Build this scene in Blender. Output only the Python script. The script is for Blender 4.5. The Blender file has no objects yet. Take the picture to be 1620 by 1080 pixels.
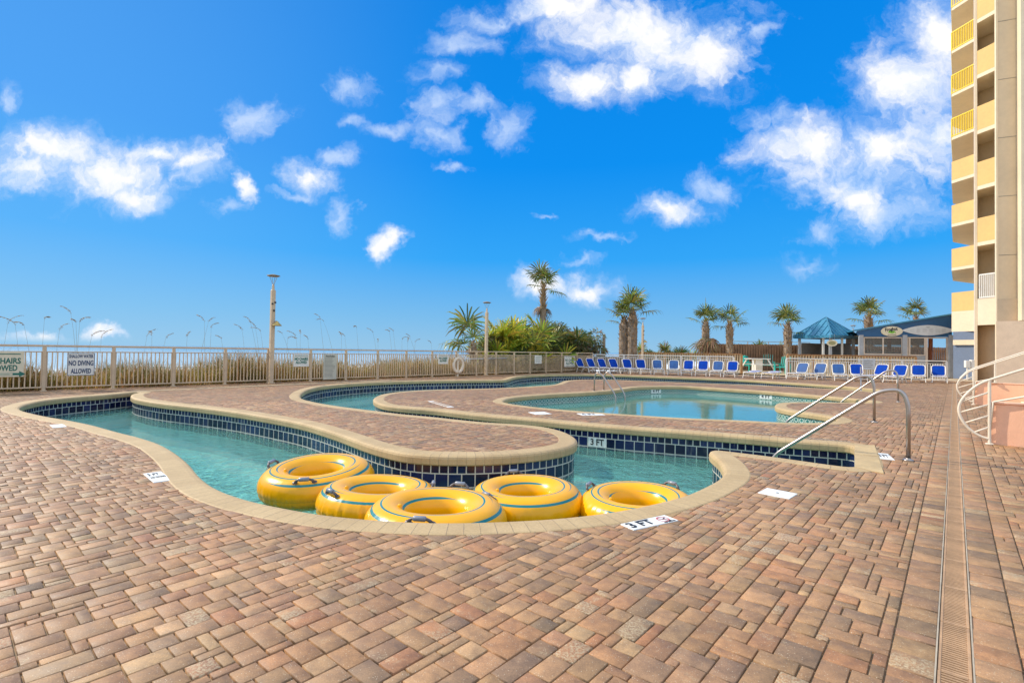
import bpy, math, random
import numpy as np
from mathutils import Vector, Matrix
random.seed(7); RNG = np.random.default_rng(7)
R = math.radians
scene = bpy.context.scene

# ------------------------------------------------------------------ camera, world, sun, exposure
FPX, PITCH, ROLL, EYE = 800.0, R(1.074), R(0.92), 1.25
cd = bpy.data.cameras.new('camera'); cam = bpy.data.objects.new('camera', cd)
scene.collection.objects.link(cam)
cd.sensor_width = 36.0; cd.lens = FPX / 1620 * 36; cd.clip_start = 0.05; cd.clip_end = 40000
CAMROT = Matrix.Rotation(math.pi/2 + PITCH, 4, 'X') @ Matrix.Rotation(ROLL, 4, 'Z')
cam.matrix_world = Matrix.Translation((0, 0, EYE)) @ CAMROT
scene.camera = cam
scene.view_settings.view_transform = 'Standard'; scene.view_settings.look = 'None'
scene.view_settings.gamma = 1.0; scene.view_settings.exposure = 0.30
scene.cycles.max_bounces = 8; scene.cycles.transparent_max_bounces = 12
scene.cycles.caustics_reflective = False; scene.cycles.caustics_refractive = False

SUN_AZ, SUN_EL = R(-68), R(37)            # azimuth from +Y towards +X
sunvec = Vector((math.sin(SUN_AZ)*math.cos(SUN_EL), math.cos(SUN_AZ)*math.cos(SUN_EL), math.sin(SUN_EL)))
sd = bpy.data.lights.new('sun', 'SUN'); sd.energy = 3.9; sd.angle = R(0.5); sd.color = (1.0, 0.89, 0.73)
so = bpy.data.objects.new('sun', sd); scene.collection.objects.link(so)
so.rotation_euler = sunvec.to_track_quat('Z', 'Y').to_euler(); so.location = sunvec * 60

w = bpy.data.worlds.new('World'); scene.world = w; w.use_nodes = True
nt = w.node_tree; nt.nodes.clear()
def N(t, **k):
    n = nt.nodes.new(t)
    for a, b in k.items(): setattr(n, a, b)
    return n
def L(a, b): nt.links.new(a, b)
def M(op, a, b=None, c=None, clamp=False):
    n = N('ShaderNodeMath', operation=op); n.use_clamp = clamp
    for i, s in enumerate((a, b, c)):
        if s is None: continue
        if isinstance(s, (int, float)): n.inputs[i].default_value = s
        else: L(s, n.inputs[i])
    return n.outputs[0]
def VM(op, a, b=None, c=None):
    n = N('ShaderNodeVectorMath', operation=op)
    for i, s in enumerate((a, b, c)):
        if s is None: continue
        if isinstance(s, tuple): n.inputs[i].default_value = s
        else: L(s, n.inputs[i])
    return n.outputs['Value'] if op in ('LENGTH', 'DOT_PRODUCT') else n.outputs[0]
def SM(x, lo, hi, to0=0.0, to1=1.0):
    n = N('ShaderNodeMapRange', interpolation_type='SMOOTHSTEP')
    L(x, n.inputs[0])
    for i, s in zip((1, 2, 3, 4), (lo, hi, to0, to1)): n.inputs[i].default_value = s
    return n.outputs[0]
sky = N('ShaderNodeTexSky', sky_type='NISHITA'); sky.sun_disc = False
sky.sun_elevation = SUN_EL; sky.sun_rotation = SUN_AZ; sky.air_density = 1.0; sky.dust_density = 0.3; sky.ozone_density = 2.5
geo = N('ShaderNodeTexCoord')
sep = N('ShaderNodeSeparateXYZ'); L(geo.outputs['Generated'], sep.inputs[0])
ay = M('MAXIMUM', M('ABSOLUTE', sep.outputs[1]), 0.02)
uu = M('DIVIDE', sep.outputs[0], ay); vv = M('DIVIDE', sep.outputs[2], ay)
cx = N('ShaderNodeCombineXYZ'); L(uu, cx.inputs[0]); L(vv, cx.inputs[1]); L(M('MULTIPLY', sep.outputs[1], 0.0), cx.inputs[2])
P0 = cx.outputs[0]
# the blue of the sky: deep overhead, pale towards the sea horizon and towards the sun, laid over the Nishita sky
ramp = N('ShaderNodeValToRGB'); L(M('MULTIPLY', sep.outputs[2], 1.6, clamp=True), ramp.inputs[0])
SKYG = [(0.0, (1.75, 3.3, 4.7)), (0.10, (1.1, 2.95, 5.0)), (0.28, (0.16, 2.25, 5.6)), (0.55, (0.0, 1.65, 5.3)), (1.0, (0.0, 1.3, 4.6))]
el = ramp.color_ramp.elements
while len(el) < len(SKYG): el.new(0.5)
for e, (p_, c_) in zip(el, SKYG): e.position = p_; e.color = (c_[0]/6, c_[1]/6, c_[2]/6, 1)
grad = VM('SCALE', ramp.outputs[0]); grad.node.inputs[3].default_value = 6.0
toward = VM('DOT_PRODUCT', geo.outputs['Generated'], tuple(Vector((sunvec.x, sunvec.y, sunvec.z*0.3)).normalized()))
sunny = SM(toward, 0.45, 1.0, 0.0, 0.24)
gm = N('ShaderNodeMix', data_type='RGBA'); L(sunny, gm.inputs[0]); L(grad, gm.inputs[6]); gm.inputs[7].default_value = (1.9, 4.0, 6.0, 1)
sk = N('ShaderNodeMix', data_type='RGBA'); sk.inputs[0].default_value = 0.02; L(gm.outputs[2], sk.inputs[6]); L(sky.outputs[0], sk.inputs[7])
def noise(p, scale, detail, rough=0.6, dist=0.0):
    n = N('ShaderNodeTexNoise'); n.inputs['Scale'].default_value = scale; n.inputs['Detail'].default_value = detail
    n.inputs['Roughness'].default_value = rough; n.inputs['Distortion'].default_value = dist
    L(p, n.inputs['Vector']); return n
wn = noise(P0, 4.5, 5, 0.62)
warp = VM('MULTIPLY_ADD', wn.outputs['Color'], (0.20, 0.13, 0), P0)
wn2 = noise(P0, 13, 6, 0.66)
warp = VM('MULTIPLY_ADD', wn2.outputs['Color'], (0.080, 0.062, 0), warp)
warp = VM('ADD', warp, (-0.140, -0.0985, 0))
def field(blobs):
    f = None
    for (px, py, rx, ry) in blobs:
        u0, v0 = (px-810)/800.0, (555 + 0.016*(px-810) - py)/800.0
        a, b = 800.0/rx, 800.0/ry
        d = VM('LENGTH', VM('MULTIPLY_ADD', warp, (a, b, 0), (-u0*a, -v0*b, 0)))
        if f is None: f = d
        else:
            n = N('ShaderNodeMath', operation='SMOOTH_MIN'); L(f, n.inputs[0]); L(d, n.inputs[1]); n.inputs[2].default_value = 0.25; f = n.outputs[0]
    return f
thick = [(70,240,100,48),(165,272,138,56),(235,235,95,26),(300,250,55,20),(215,300,85,34),(25,275,55,32),(390,303,22,22),(490,287,36,24),(613,393,27,22),
         (985,40,150,64),(860,6,105,32),(1115,75,62,42),(915,125,80,36),(1010,120,50,40),(1435,140,96,84),(1495,55,82,95),(1268,230,92,48),(1395,238,115,56),(1485,220,80,60),(1350,322,66,38),
         (850,447,52,24),(925,452,58,22),(1050,337,66,28),(55,531,60,12),(165,534,38,11)]
thin = [(715,62,62,26),(690,110,40,28),(545,132,46,26),(683,165,30,32),(690,215,42,20),(735,172,46,20),(800,207,34,30),(600,198,44,16),(548,186,26,14),(400,180,46,30),(525,247,40,20),
        (1410,350,90,32),(1300,378,40,18),(1220,185,46,22),(1115,288,36,30),(920,414,34,14),(945,380,40,10),(1275,424,42,16),(760,20,60,22),(5,152,26,22),(340,330,34,14),(535,340,18,26),(470,315,40,10),
        (1195,45,24,18),(700,262,26,10),(1140,300,60,22),(1060,60,120,80),(1350,290,130,60),(860,345,20,6),(320,270,50,30)]
fb = noise(warp, 8, 7, 0.6); fbm = M('SUBTRACT', fb.outputs['Fac'], 0.5)
fb2 = noise(warp, 30, 6, 0.65, 0.9); fbm2 = M('SUBTRACT', fb2.outputs['Fac'], 0.5)
nz = M('ADD', M('MULTIPLY', fbm, 1.5), M('MULTIPLY', fbm2, 0.7))
d1 = SM(M('SUBTRACT', M('MULTIPLY', nz, 1.05), M('SUBTRACT', field(thick), 1.12)), -0.20, 1.12)
d2 = SM(M('SUBTRACT', M('MULTIPLY', nz, 1.7), M('SUBTRACT', field(thin), 1.08)), -0.25, 1.35)
dens = M('SUBTRACT', 1.0, M('MULTIPLY', M('SUBTRACT', 1.0, d1), M('SUBTRACT', 1.0, M('MULTIPLY', d2, 0.72))))
dens = M('MULTIPLY', dens, SM(vv, 0.0, 0.02))
# unseen broken white cloud, added behind the viewer and overhead for neutral fill light
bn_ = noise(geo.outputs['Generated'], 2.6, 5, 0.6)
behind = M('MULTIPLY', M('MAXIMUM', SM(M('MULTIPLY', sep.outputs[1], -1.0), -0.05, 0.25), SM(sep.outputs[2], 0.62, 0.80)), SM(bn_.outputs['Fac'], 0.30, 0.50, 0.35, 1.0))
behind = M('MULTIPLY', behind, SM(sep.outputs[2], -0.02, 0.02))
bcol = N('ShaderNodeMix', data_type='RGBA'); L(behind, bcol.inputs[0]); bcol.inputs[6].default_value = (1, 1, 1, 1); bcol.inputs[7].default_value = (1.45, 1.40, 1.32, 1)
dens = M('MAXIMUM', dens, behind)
shade = SM(M('ADD', M('MULTIPLY', fb.outputs['Fac'], 1.1), M('MULTIPLY', d1, 0.40)), 0.50, 1.05)
cc = N('ShaderNodeMix', data_type='RGBA'); L(shade, cc.inputs[0])
CLOUD = 6.0
cc.inputs[6].default_value = (0.62*CLOUD, 0.78*CLOUD, 1.04*CLOUD, 1); cc.inputs[7].default_value = (1.05*CLOUD, 1.04*CLOUD, 1.04*CLOUD, 1)
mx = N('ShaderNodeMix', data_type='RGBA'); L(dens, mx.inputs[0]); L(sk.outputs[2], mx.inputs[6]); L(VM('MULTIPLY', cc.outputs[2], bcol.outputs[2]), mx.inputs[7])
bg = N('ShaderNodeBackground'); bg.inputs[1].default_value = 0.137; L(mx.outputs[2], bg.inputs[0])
wo = N('ShaderNodeOutputWorld'); L(bg.outputs[0], wo.inputs[0])
w.cycles.sampling_method = 'MANUAL'; w.cycles.sample_map_resolution = 512

# ------------------------------------------------------------------ pixel rays -> world planes (only used to measure positions)
CR3 = CAMROT.to_3x3()
def ray(px, py): return CR3 @ Vector(((px-810)/FPX, (540-py)/FPX, -1.0))
def G(px, py, z=0.0):
    d = ray(px, py); t = (z-EYE)/d.z
    return (d.x*t, d.y*t)
def at(px, py, Y):                                   # point on the ray at depth Y
    d = ray(px, py); t = Y/d.y
    return Vector((d.x*t, Y, EYE + d.z*t))
TH = R(41.2); ST, CT = math.sin(TH), math.cos(TH)     # deck axis: u along the drain, v to its right
def uv2w(u, v): return (u*ST + v*CT, u*CT - v*ST)
def w2uv(x, y): return (x*ST + y*CT, x*CT - y*ST)
ROTU = math.pi/2 - TH                                  # rotation whose local x runs along u
def on_v(px, py, v):                                  # ray meets the vertical plane v = const -> (u, z)
    d = ray(px, py); t = v/(d.x*CT - d.y*ST)
    return (d.x*t*ST + d.y*t*CT, EYE + d.z*t)

# ------------------------------------------------------------------ materials
def newmat(name):
    m = bpy.data.materials.new(name); m.use_nodes = True
    return m, m.node_tree, m.node_tree.nodes['Principled BSDF']
class NB:
    def __init__(s, t): s.t = t
    def n(s, ty, ins=None, **k):
        x = s.t.nodes.new(ty)
        for a, b in k.items(): setattr(x, a, b)
        for i, val in (ins or {}).items():
            if hasattr(val, 'is_output') or isinstance(val, bpy.types.NodeSocket): s.t.links.new(val, x.inputs[i])
            else: x.inputs[i].default_value = val
        return x
    def m(s, op, a, b=0.0, c=0.0, clamp=False):
        x = s.n('ShaderNodeMath', {0: a, 1: b, 2: c}, operation=op); x.use_clamp = clamp; return x.outputs[0]
    def mix(s, f, a, b, bt='MIX'):
        return s.n('ShaderNodeMix', {0: f, 6: a, 7: b}, data_type='RGBA', blend_type=bt).outputs[2]
    def rng(s, x, lo, hi, a=0.0, b=1.0):
        return s.n('ShaderNodeMapRange', {0: x, 1: lo, 2: hi, 3: a, 4: b}, interpolation_type='SMOOTHSTEP').outputs[0]
    def noise(s, vec, scale, detail=4, rough=0.55, dist=0.0):
        return s.n('ShaderNodeTexNoise', {'Vector': vec, 'Scale': scale, 'Detail': detail, 'Roughness': rough, 'Distortion': dist})
    def link(s, a, b): s.t.links.new(a, b)
def c4(c): return (c[0], c[1], c[2], 1.0)
def mat(name, col, rough=0.6, metal=0.0, var=0.12, vs=3.0, bump=0.0, bs=60.0, spec=0.5, transl=0.0, attr=None, coat=0.0):
    m, t, p = newmat(name); b = NB(t)
    co = b.n('ShaderNodeTexCoord').outputs['Object']
    base = b.n('ShaderNodeAttribute', attribute_name=attr).outputs['Color'] if attr else None
    n1 = b.noise(co, vs, 5); f = b.rng(n1.outputs['Fac'], 0.3, 0.7, 1-var, 1+var)
    n2 = b.noise(co, vs*9, 3); f = b.m('MULTIPLY', f, b.rng(n2.outputs['Fac'], 0.3, 0.7, 1-var*0.5, 1+var*0.5))
    cv = b.n('ShaderNodeCombineXYZ', {0: f, 1: f, 2: f}).outputs[0]
    c = b.mix(1.0, base if base is not None else c4(col), cv, 'MULTIPLY')
    b.link(c, p.inputs['Base Color'])
    p.inputs['Metallic'].default_value = metal; p.inputs['Specular IOR Level'].default_value = spec
    p.inputs['Coat Weight'].default_value = coat
    b.link(b.rng(n1.outputs['Fac'], 0.3, 0.7, max(0, rough-0.06), min(1, rough+0.06)), p.inputs['Roughness'])
    if bump:
        bn = b.n('ShaderNodeBump', {'Strength': bump, 'Distance': 0.01, 'Height': b.noise(co, bs, 4).outputs['Fac']})
        b.link(bn.outputs[0], p.inputs['Normal'])
    if transl:
        tr = b.n('ShaderNodeBsdfTranslucent', {'Color': c}); ms = b.n('ShaderNodeMixShader', {0: transl, 1: p.outputs[0], 2: tr.outputs[0]})
        b.link(ms.outputs[0], t.nodes['Material Output'].inputs['Surface'])
    return m

# ------------------------------------------------------------------ mesh builder
COL = scene.collection
class MB:
    def __init__(s): s.v = []; s.f = []; s.c = []; s.uv = []; s.mi = []
    def face(s, pts, col=None, uv=None, mi=0):
        i = len(s.v); s.v.extend(tuple(p) for p in pts); s.f.append(tuple(range(i, i+len(pts)))); s.c.append(col); s.uv.append(uv); s.mi.append(mi)
    def add(s, vs, fs, col=None, mi=0):
        i = len(s.v); s.v.extend(tuple(p) for p in vs)
        for f in fs: s.f.append(tuple(k+i for k in f)); s.c.append(col); s.uv.append(None); s.mi.append(mi)
    def box(s, a, b, col=None, mi=0, M4=None, bev=0.0):
        (x0, y0, z0), (x1, y1, z1) = a, b
        if bev > 0:
            e = min(bev, (x1-x0)*.3, (y1-y0)*.3, (z1-z0)*.3); vs = []; 
            for z, k in ((z0, e), (z0+e, 0), (z1-e, 0), (z1, e)):
                x0_, x1_, y0_, y1_ = x0+k, x1-k, y0+k, y1-k; q = e if k == 0 else 0
                vs += [(x0_+q, y0_, z), (x1_-q, y0_, z), (x1_, y0_+q, z), (x1_, y1_-q, z), (x1_-q, y1_, z), (x0_+q, y1_, z), (x0_, y1_-q, z), (x0_, y0_+q, z)]
            fs = [tuple(range(7, -1, -1)), tuple(range(24, 32))]
            for r in range(3):
                for i in range(8): fs.append((r*8+i, r*8+(i+1) % 8, r*8+8+(i+1) % 8, r*8+8+i))
        else:
            vs = [(x0,y0,z0),(x1,y0,z0),(x1,y1,z0),(x0,y1,z0),(x0,y0,z1),(x1,y0,z1),(x1,y1,z1),(x0,y1,z1)]
            fs = [(3,2,1,0),(4,5,6,7),(0,1,5,4),(1,2,6,5),(2,3,7,6),(3,0,4,7)]
        if M4 is not None: vs = [M4 @ Vector(p) for p in vs]
        s.add(vs, fs, col, mi)
    def beam(s, p, q, wd, ht, col=None, up=(0, 0, 1), mi=0, bev=0.0):
        p, q = Vector(p), Vector(q); x = (q-p); ln = x.length; x.normalize()
        y = Vector(up).cross(x)
        if y.length < 1e-4: y = Vector((0, 1, 0)).cross(x)
        y.normalize(); z = x.cross(y)
        m = Matrix(((x.x, y.x, z.x, p.x), (x.y, y.y, z.y, p.y), (x.z, y.z, z.z, p.z), (0, 0, 0, 1)))
        s.box((0, -wd/2, -ht/2), (ln, wd/2, ht/2), col, mi, m, bev)
    def tube(s, pts, r, n=10, col=None, cap=True, mi=0):
        pts = [Vector(p) for p in pts]; rs = r if isinstance(r, (list, tuple)) else [r]*len(pts)
        vs, fs = [], []; prev = None
        for i, p in enumerate(pts):
            t = (pts[min(i+1, len(pts)-1)] - pts[max(i-1, 0)]).normalized()
            if prev is None:
                a = Vector((0, 0, 1)) if abs(t.z) < 0.9 else Vector((1, 0, 0)); x = a.cross(t).normalized()
            else: x = (prev - t*prev.dot(t)).normalized()
            prev = x; y = t.cross(x)
            for k in range(n):
                a = 2*math.pi*k/n; vs.append(p + (x*math.cos(a) + y*math.sin(a))*rs[i])
        for i in range(len(pts)-1):
            for k in range(n): fs.append((i*n+k, i*n+(k+1) % n, (i+1)*n+(k+1) % n, (i+1)*n+k))
        if cap: fs.append(tuple(range(n-1, -1, -1))); fs.append(tuple((len(pts)-1)*n+k for k in range(n)))
        s.add(vs, fs, col, mi)
    def lathe(s, prof, c=(0, 0, 0), n=24, col=None, mi=0):
        vs, fs = [], []
        for (r, z) in prof:
            for k in range(n): a = 2*math.pi*k/n; vs.append((c[0]+r*math.cos(a), c[1]+r*math.sin(a), c[2]+z))
        for i in range(len(prof)-1):
            for k in range(n): fs.append((i*n+k, i*n+(k+1) % n, (i+1)*n+(k+1) % n, (i+1)*n+k))
        s.add(vs, fs, col, mi)
    def prism(s, poly, z0, z1, col=None, mi=0):
        n = len(poly); vs = [(x, y, z0) for x, y in poly] + [(x, y, z1) for x, y in poly]
        fs = [tuple(range(n-1, -1, -1)), tuple(range(n, 2*n))] + [(i, (i+1) % n, n+(i+1) % n, n+i) for i in range(n)]
        s.add(vs, fs, col, mi)
    def build(s, name, mats, parent=None, smooth=False, col=None):
        me = bpy.data.meshes.new(name); me.from_pydata(s.v, [], s.f)
        for m in (mats if isinstance(mats, (list, tuple)) else [mats]): me.materials.append(m)
        if any(s.mi): me.polygons.foreach_set('material_index', s.mi)
        if any(c is not None for c in s.c):
            at_ = me.color_attributes.new('Col', 'FLOAT_COLOR', 'CORNER'); buf = []
            for f, c in zip(s.f, s.c): buf.extend(list(c4(c or (1, 1, 1)))*len(f))
            at_.data.foreach_set('color', buf)
        if any(u is not None for u in s.uv):
            ul = me.uv_layers.new(name='UVMap'); buf = []
            for f, u in zip(s.f, s.uv):
                for k in range(len(f)): buf.extend(u[k] if u else (0, 0))
            ul.data.foreach_set('uv', buf)
        if smooth: me.polygons.foreach_set('use_smooth', [True]*len(me.polygons))
        me.update()
        o = bpy.data.objects.new(name, me); COL.objects.link(o)
        if parent: o.parent = parent
        return o
def tag(o, label=None, cat=None, group=None, kind=None):
    if label: o['label'] = label
    if cat: o['category'] = cat
    if group: o['group'] = group
    if kind: o['kind'] = kind
    return o
def thing(name, label, cat, loc=(0, 0, 0), rz=0.0, group=None):
    o = bpy.data.objects.new(name, None); COL.objects.link(o); o.empty_display_size = 0.2
    o.location = loc; o.rotation_euler = (0, 0, rz)
    return tag(o, label, cat, group)
def copy_tree(o, parent=None):
    c = o.copy(); COL.objects.link(c)
    if parent: c.parent = parent
    for ch in list(o.children): copy_tree(ch, c)
    return c
def text(body, size, m, parent, loc, rot=(math.pi/2, 0, 0), align='CENTER', name='lettering', width=None, bold=0.0):
    cu = bpy.data.curves.new('lettering', 'FONT'); cu.body = body; cu.size = size; cu.align_x = align; cu.align_y = 'CENTER'; body_n = len(body)
    cu.extrude = 0.002; cu.offset = bold; cu.resolution_u = 3
    tmp = bpy.data.objects.new('lettering_curve', cu); COL.objects.link(tmp)
    dg = bpy.context.evaluated_depsgraph_get()
    me = bpy.data.meshes.new_from_object(tmp.evaluated_get(dg)); bpy.data.objects.remove(tmp); bpy.data.curves.remove(cu)
    if width:
        xs = [v.co.x for v in me.vertices]; k = width/max(1e-6, max(xs)-min(xs)); mid_ = (max(xs)+min(xs))/2
        for v in me.vertices: v.co.x = (v.co.x-mid_)*k
    me.name = name; me.materials.clear(); me.materials.append(m)
    o = bpy.data.objects.new(name, me); COL.objects.link(o); o.location = loc; o.rotation_euler = rot
    if parent: o.parent = parent
    return o
# ------------------------------------------------------------------ setting: pool outlines
def catmull(pts, step):
    n = len(pts); P = [np.array(p, float) for p in pts]; out = []
    for i in range(n):
        p0, p1, p2, p3 = P[i-1], P[i], P[(i+1) % n], P[(i+2) % n]
        l0, l1, l2 = (max(1e-3, np.linalg.norm(b-a))**0.5 for a, b in ((p0, p1), (p1, p2), (p2, p3)))
        t0, t1 = 0, l0; t2 = t1+l1; t3 = t2+l2
        m = max(2, int(np.linalg.norm(p2-p1)/step*2))
        for k in range(m):
            t = t1 + (t2-t1)*k/m
            A1 = (t1-t)/(t1-t0)*p0+(t-t0)/(t1-t0)*p1; A2 = (t2-t)/(t2-t1)*p1+(t-t1)/(t2-t1)*p2; A3 = (t3-t)/(t3-t2)*p2+(t-t2)/(t3-t2)*p3
            B1 = (t2-t)/(t2-t0)*A1+(t-t0)/(t2-t0)*A2; B2 = (t3-t)/(t3-t1)*A2+(t-t1)/(t3-t1)*A3
            out.append((t2-t)/(t2-t1)*B1+(t-t1)/(t2-t1)*B2)
    out = np.array(out); d = np.r_[0, np.cumsum(np.linalg.norm(np.diff(np.vstack([out, out[:1]]), axis=0), axis=1))]
    q = np.arange(0, d[-1]-step*0.4, step); ext = np.vstack([out, out[:1]])
    return np.c_[np.interp(q, d, ext[:, 0]), np.interp(q, d, ext[:, 1])]
river_px = [(29.6,645.7),(33,648.5),(44,652),(74,658.7),(111,665),(148,672.6),(185,682.8),(222,692),(252,702),(278,717),(297.5,733),(315.5,754),(340,771.5),(377.8,786),(411,795.2),(444.4,802),(508,813.3),(583,821),(655.5,825.5),(710,826.5),(755.5,825.8),(794,824.4),(868,820.7),(930,814.6),(967,809.6),(1016,800.5),(1065.7,788.6),(1090,781),(1112,771.5),(1135.5,759.5),(1145.4,751.5),(1147,745),(1141.7,733),(1133,724),(1124.4,717.5),(1122,713.2),(1127,711),(1137,711.8),(1166,715.4),(1228,723),(1290,731.8),(1353,740),(1354.5,739.5),(1352,705),(1351,704.3),
 (1310,701),(1252.8,697),(1178.8,690.6),(1080,683),(977.5,675.5),(903.5,669),(854,664.3),(780,658),(735,653.5),(687,648),(640,644.5),(612.8,641.5),(598,637.5),(591,632),(595.6,627),(608,623),(637.5,619.2),(687,616.6),(740,615.3),(780,614.2),(829,611.8),(865,609.5),(879,607.6),(886,605),(896,602),(915,600.6),(953,600.4),(1010,602.3),(1080,605),(1140,607.3),(1203,609.8),(1270,612.8),(1337,616.2),(1390,620.4),(1391,620.3),(1402,618),(1401,617.6),
 (1365,614.0),(1327,610.6),(1228,603.9),(1178.8,600.9),(1125,598.6),(1071,596.6),(1000,594),(928,592),(880,592),(854,592.8),(830,594.2),(815,596.3),(806,599),(796,600.8),(770,601),(687,601.8),(612.8,603.6),(551,607),(520,609.8),(501.7,612.3),(485,617),(476,623),(474.6,627),(479,631),(501.7,636.7),(538.8,642.8),(588,649),(637.5,655),(687,659.6),(761,667.2),(829,671.5),(866,676),(891,682.5),(907,690),(912.5,697),(908.4,703.5),(897,707.5),(868,713),(818.8,718.3),(769,721),(720,721.5),(689,720.8),(644,717.5),(609,710.5),(577.8,701.5),(553,692.5),(522,682),(477.8,669.5),(422,659),(366.7,650.3),(311,643.5),(255.5,637.5),(222,632.3),(211,629.5),(207.5,626),(211,622.8),(222,620.8),(216,619.9),(209,620.2),(190,622),(166.7,624.2),(111,628.7),(74,632.6),(50,637),(36,641)]
pool_px = [(795,635),(799,632),(804.7,630),(829,626.8),(879,623),(928,620.4),(965,617.8),(990,614.5),(1006,612.2),(1030,611.2),(1080,611),(1154,615.2),(1228,620.3),(1277.5,624.6),(1327,629),(1365,632.5),(1380,634.6),(1374,636.2),(1350,636.5),(1300,636),(1258,636),(1236,636.8),(1227,640),(1230,645),(1245,648.5),(1265,651.8),(1302,657),(1320,660.5),(1326,663.5),(1318,666.6),(1290,668.6),(1245.4,668.4),(1178.8,665),(1071,660.5),(1002,656),(928,651),(854,644.5),(817,640),(802,637.5)]
def smooth_loop(P, it=1):
    for _ in range(it): P = 0.25*np.roll(P, 1, 0) + 0.5*P + 0.25*np.roll(P, -1, 0)
    return P
river = smooth_loop(catmull([G(*p) for p in river_px], 0.10), 2)
pool = smooth_loop(catmull([G(*p) for p in pool_px], 0.10), 4)
def ccw(P):
    a = 0.5*np.sum(P[:, 0]*np.roll(P[:, 1], -1) - np.roll(P[:, 0], -1)*P[:, 1]); return P if a > 0 else P[::-1].copy()
river, pool = ccw(river), ccw(pool)
def normals(P):                                        # outward (away from the water)
    t = np.roll(P, -2, 0) - np.roll(P, 2, 0); t /= np.maximum(1e-6, np.linalg.norm(t, axis=1, keepdims=True))
    return np.c_[t[:, 1], -t[:, 0]]
def inside(Q, P):
    c = np.zeros(len(Q), bool); x, y = Q[:, 0], Q[:, 1]; x2, y2 = np.roll(P[:, 0], -1), np.roll(P[:, 1], -1)
    for a, b, c2, d in zip(P[:, 0], P[:, 1], x2, y2):
        if b == d: continue
        k = ((b > y) != (d > y)) & (x < (c2-a)*(y-b)/(d-b)+a); c ^= k
    return c
def dist_to(Q, P):
    out = np.empty(len(Q))
    for i in range(0, len(Q), 4000):
        q = Q[i:i+4000]; out[i:i+4000] = np.sqrt(((q[:, None, :]-P[None, :, :])**2).sum(2).min(1))
    return out

# ------------------------------------------------------------------ setting: materials
def paver_mat(name, sand=False):
    m, t, p = newmat(name); b = NB(t); po = b.n('ShaderNodeNewGeometry').outputs['Position']
    if sand:
        n1 = b.noise(po, 30, 5); c = b.mix(n1.outputs['Fac'], (0.20, 0.14, 0.085, 1), (0.36, 0.27, 0.17, 1))
        moss = b.rng(b.noise(po, 1.1, 4).outputs['Fac'], 0.56, 0.68); c = b.mix(b.m('MULTIPLY', moss, 0.55), c, (0.12, 0.13, 0.04, 1))
        b.link(c, p.inputs['Base Color']); p.inputs['Roughness'].default_value = 0.95
    else:
        at_n = b.n('ShaderNodeAttribute', attribute_name='Col'); base = at_n.outputs['Color']; wa = at_n.outputs['Alpha']
        big = b.noise(po, 0.8, 4).outputs['Fac']; mid = b.noise(po, 14, 6, 0.65).outputs['Fac']; fine = b.noise(po, 160, 3, 0.7).outputs['Fac']
        f = b.m('MULTIPLY', b.rng(big, 0.3, 0.7, 0.9, 1.1), b.m('MULTIPLY', b.rng(mid, 0.28, 0.72, 0.78, 1.18), b.rng(fine, 0.25, 0.75, 0.80, 1.2)))
        c = b.mix(1.0, base, b.n('ShaderNodeCombineXYZ', {0: f, 1: f, 2: f}).outputs[0], 'MULTIPLY')
        wpat = b.rng(b.m('ADD', b.noise(po, 5.5, 5, 0.6, 0.4).outputs['Fac'], b.m('MULTIPLY', wa, 0.24)), 0.60, 0.74); worn = b.m('MULTIPLY', wpat, b.rng(b.noise(po, 90, 4, 0.7).outputs['Fac'], 0.40, 0.62))
        c = b.mix(b.m('MULTIPLY', worn, 0.8), c, (0.50, 0.39, 0.235, 1))
        vo = b.n('ShaderNodeTexVoronoi', {'Vector': po, 'Scale': 130.0}, feature='F1')
        sp = b.m('MULTIPLY', b.rng(vo.outputs['Distance'], 0.30, 0.16), b.rng(b.n('ShaderNodeSeparateColor', {0: vo.outputs['Color']}).outputs[0], 0.78, 0.84))
        c = b.mix(b.m('MULTIPLY', sp, 0.8), c, (0.62, 0.52, 0.37, 1))
        dk = b.rng(b.noise(po, 2.3, 6, 0.7).outputs['Fac'], 0.60, 0.74); c = b.mix(b.m('MULTIPLY', dk, 0.28), c, (0.10, 0.075, 0.06, 1))
        b.link(c, p.inputs['Base Color']); b.link(b.rng(mid, 0.3, 0.7, 0.50, 0.70), p.inputs['Roughness']); p.inputs['Specular IOR Level'].default_value = 0.5
        h = b.m('ADD', b.m('MULTIPLY', mid, 0.55), b.m('MULTIPLY', fine, 0.45)); h = b.m('SUBTRACT', h, b.m('MULTIPLY', worn, 0.35))
        b.link(b.n('ShaderNodeBump', {'Strength': 0.6, 'Distance': 0.005, 'Height': h}).outputs[0], p.inputs['Normal'])
    return m
M_PAVER, M_SAND = paver_mat('concrete pavers'), paver_mat('joint sand', True)
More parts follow.
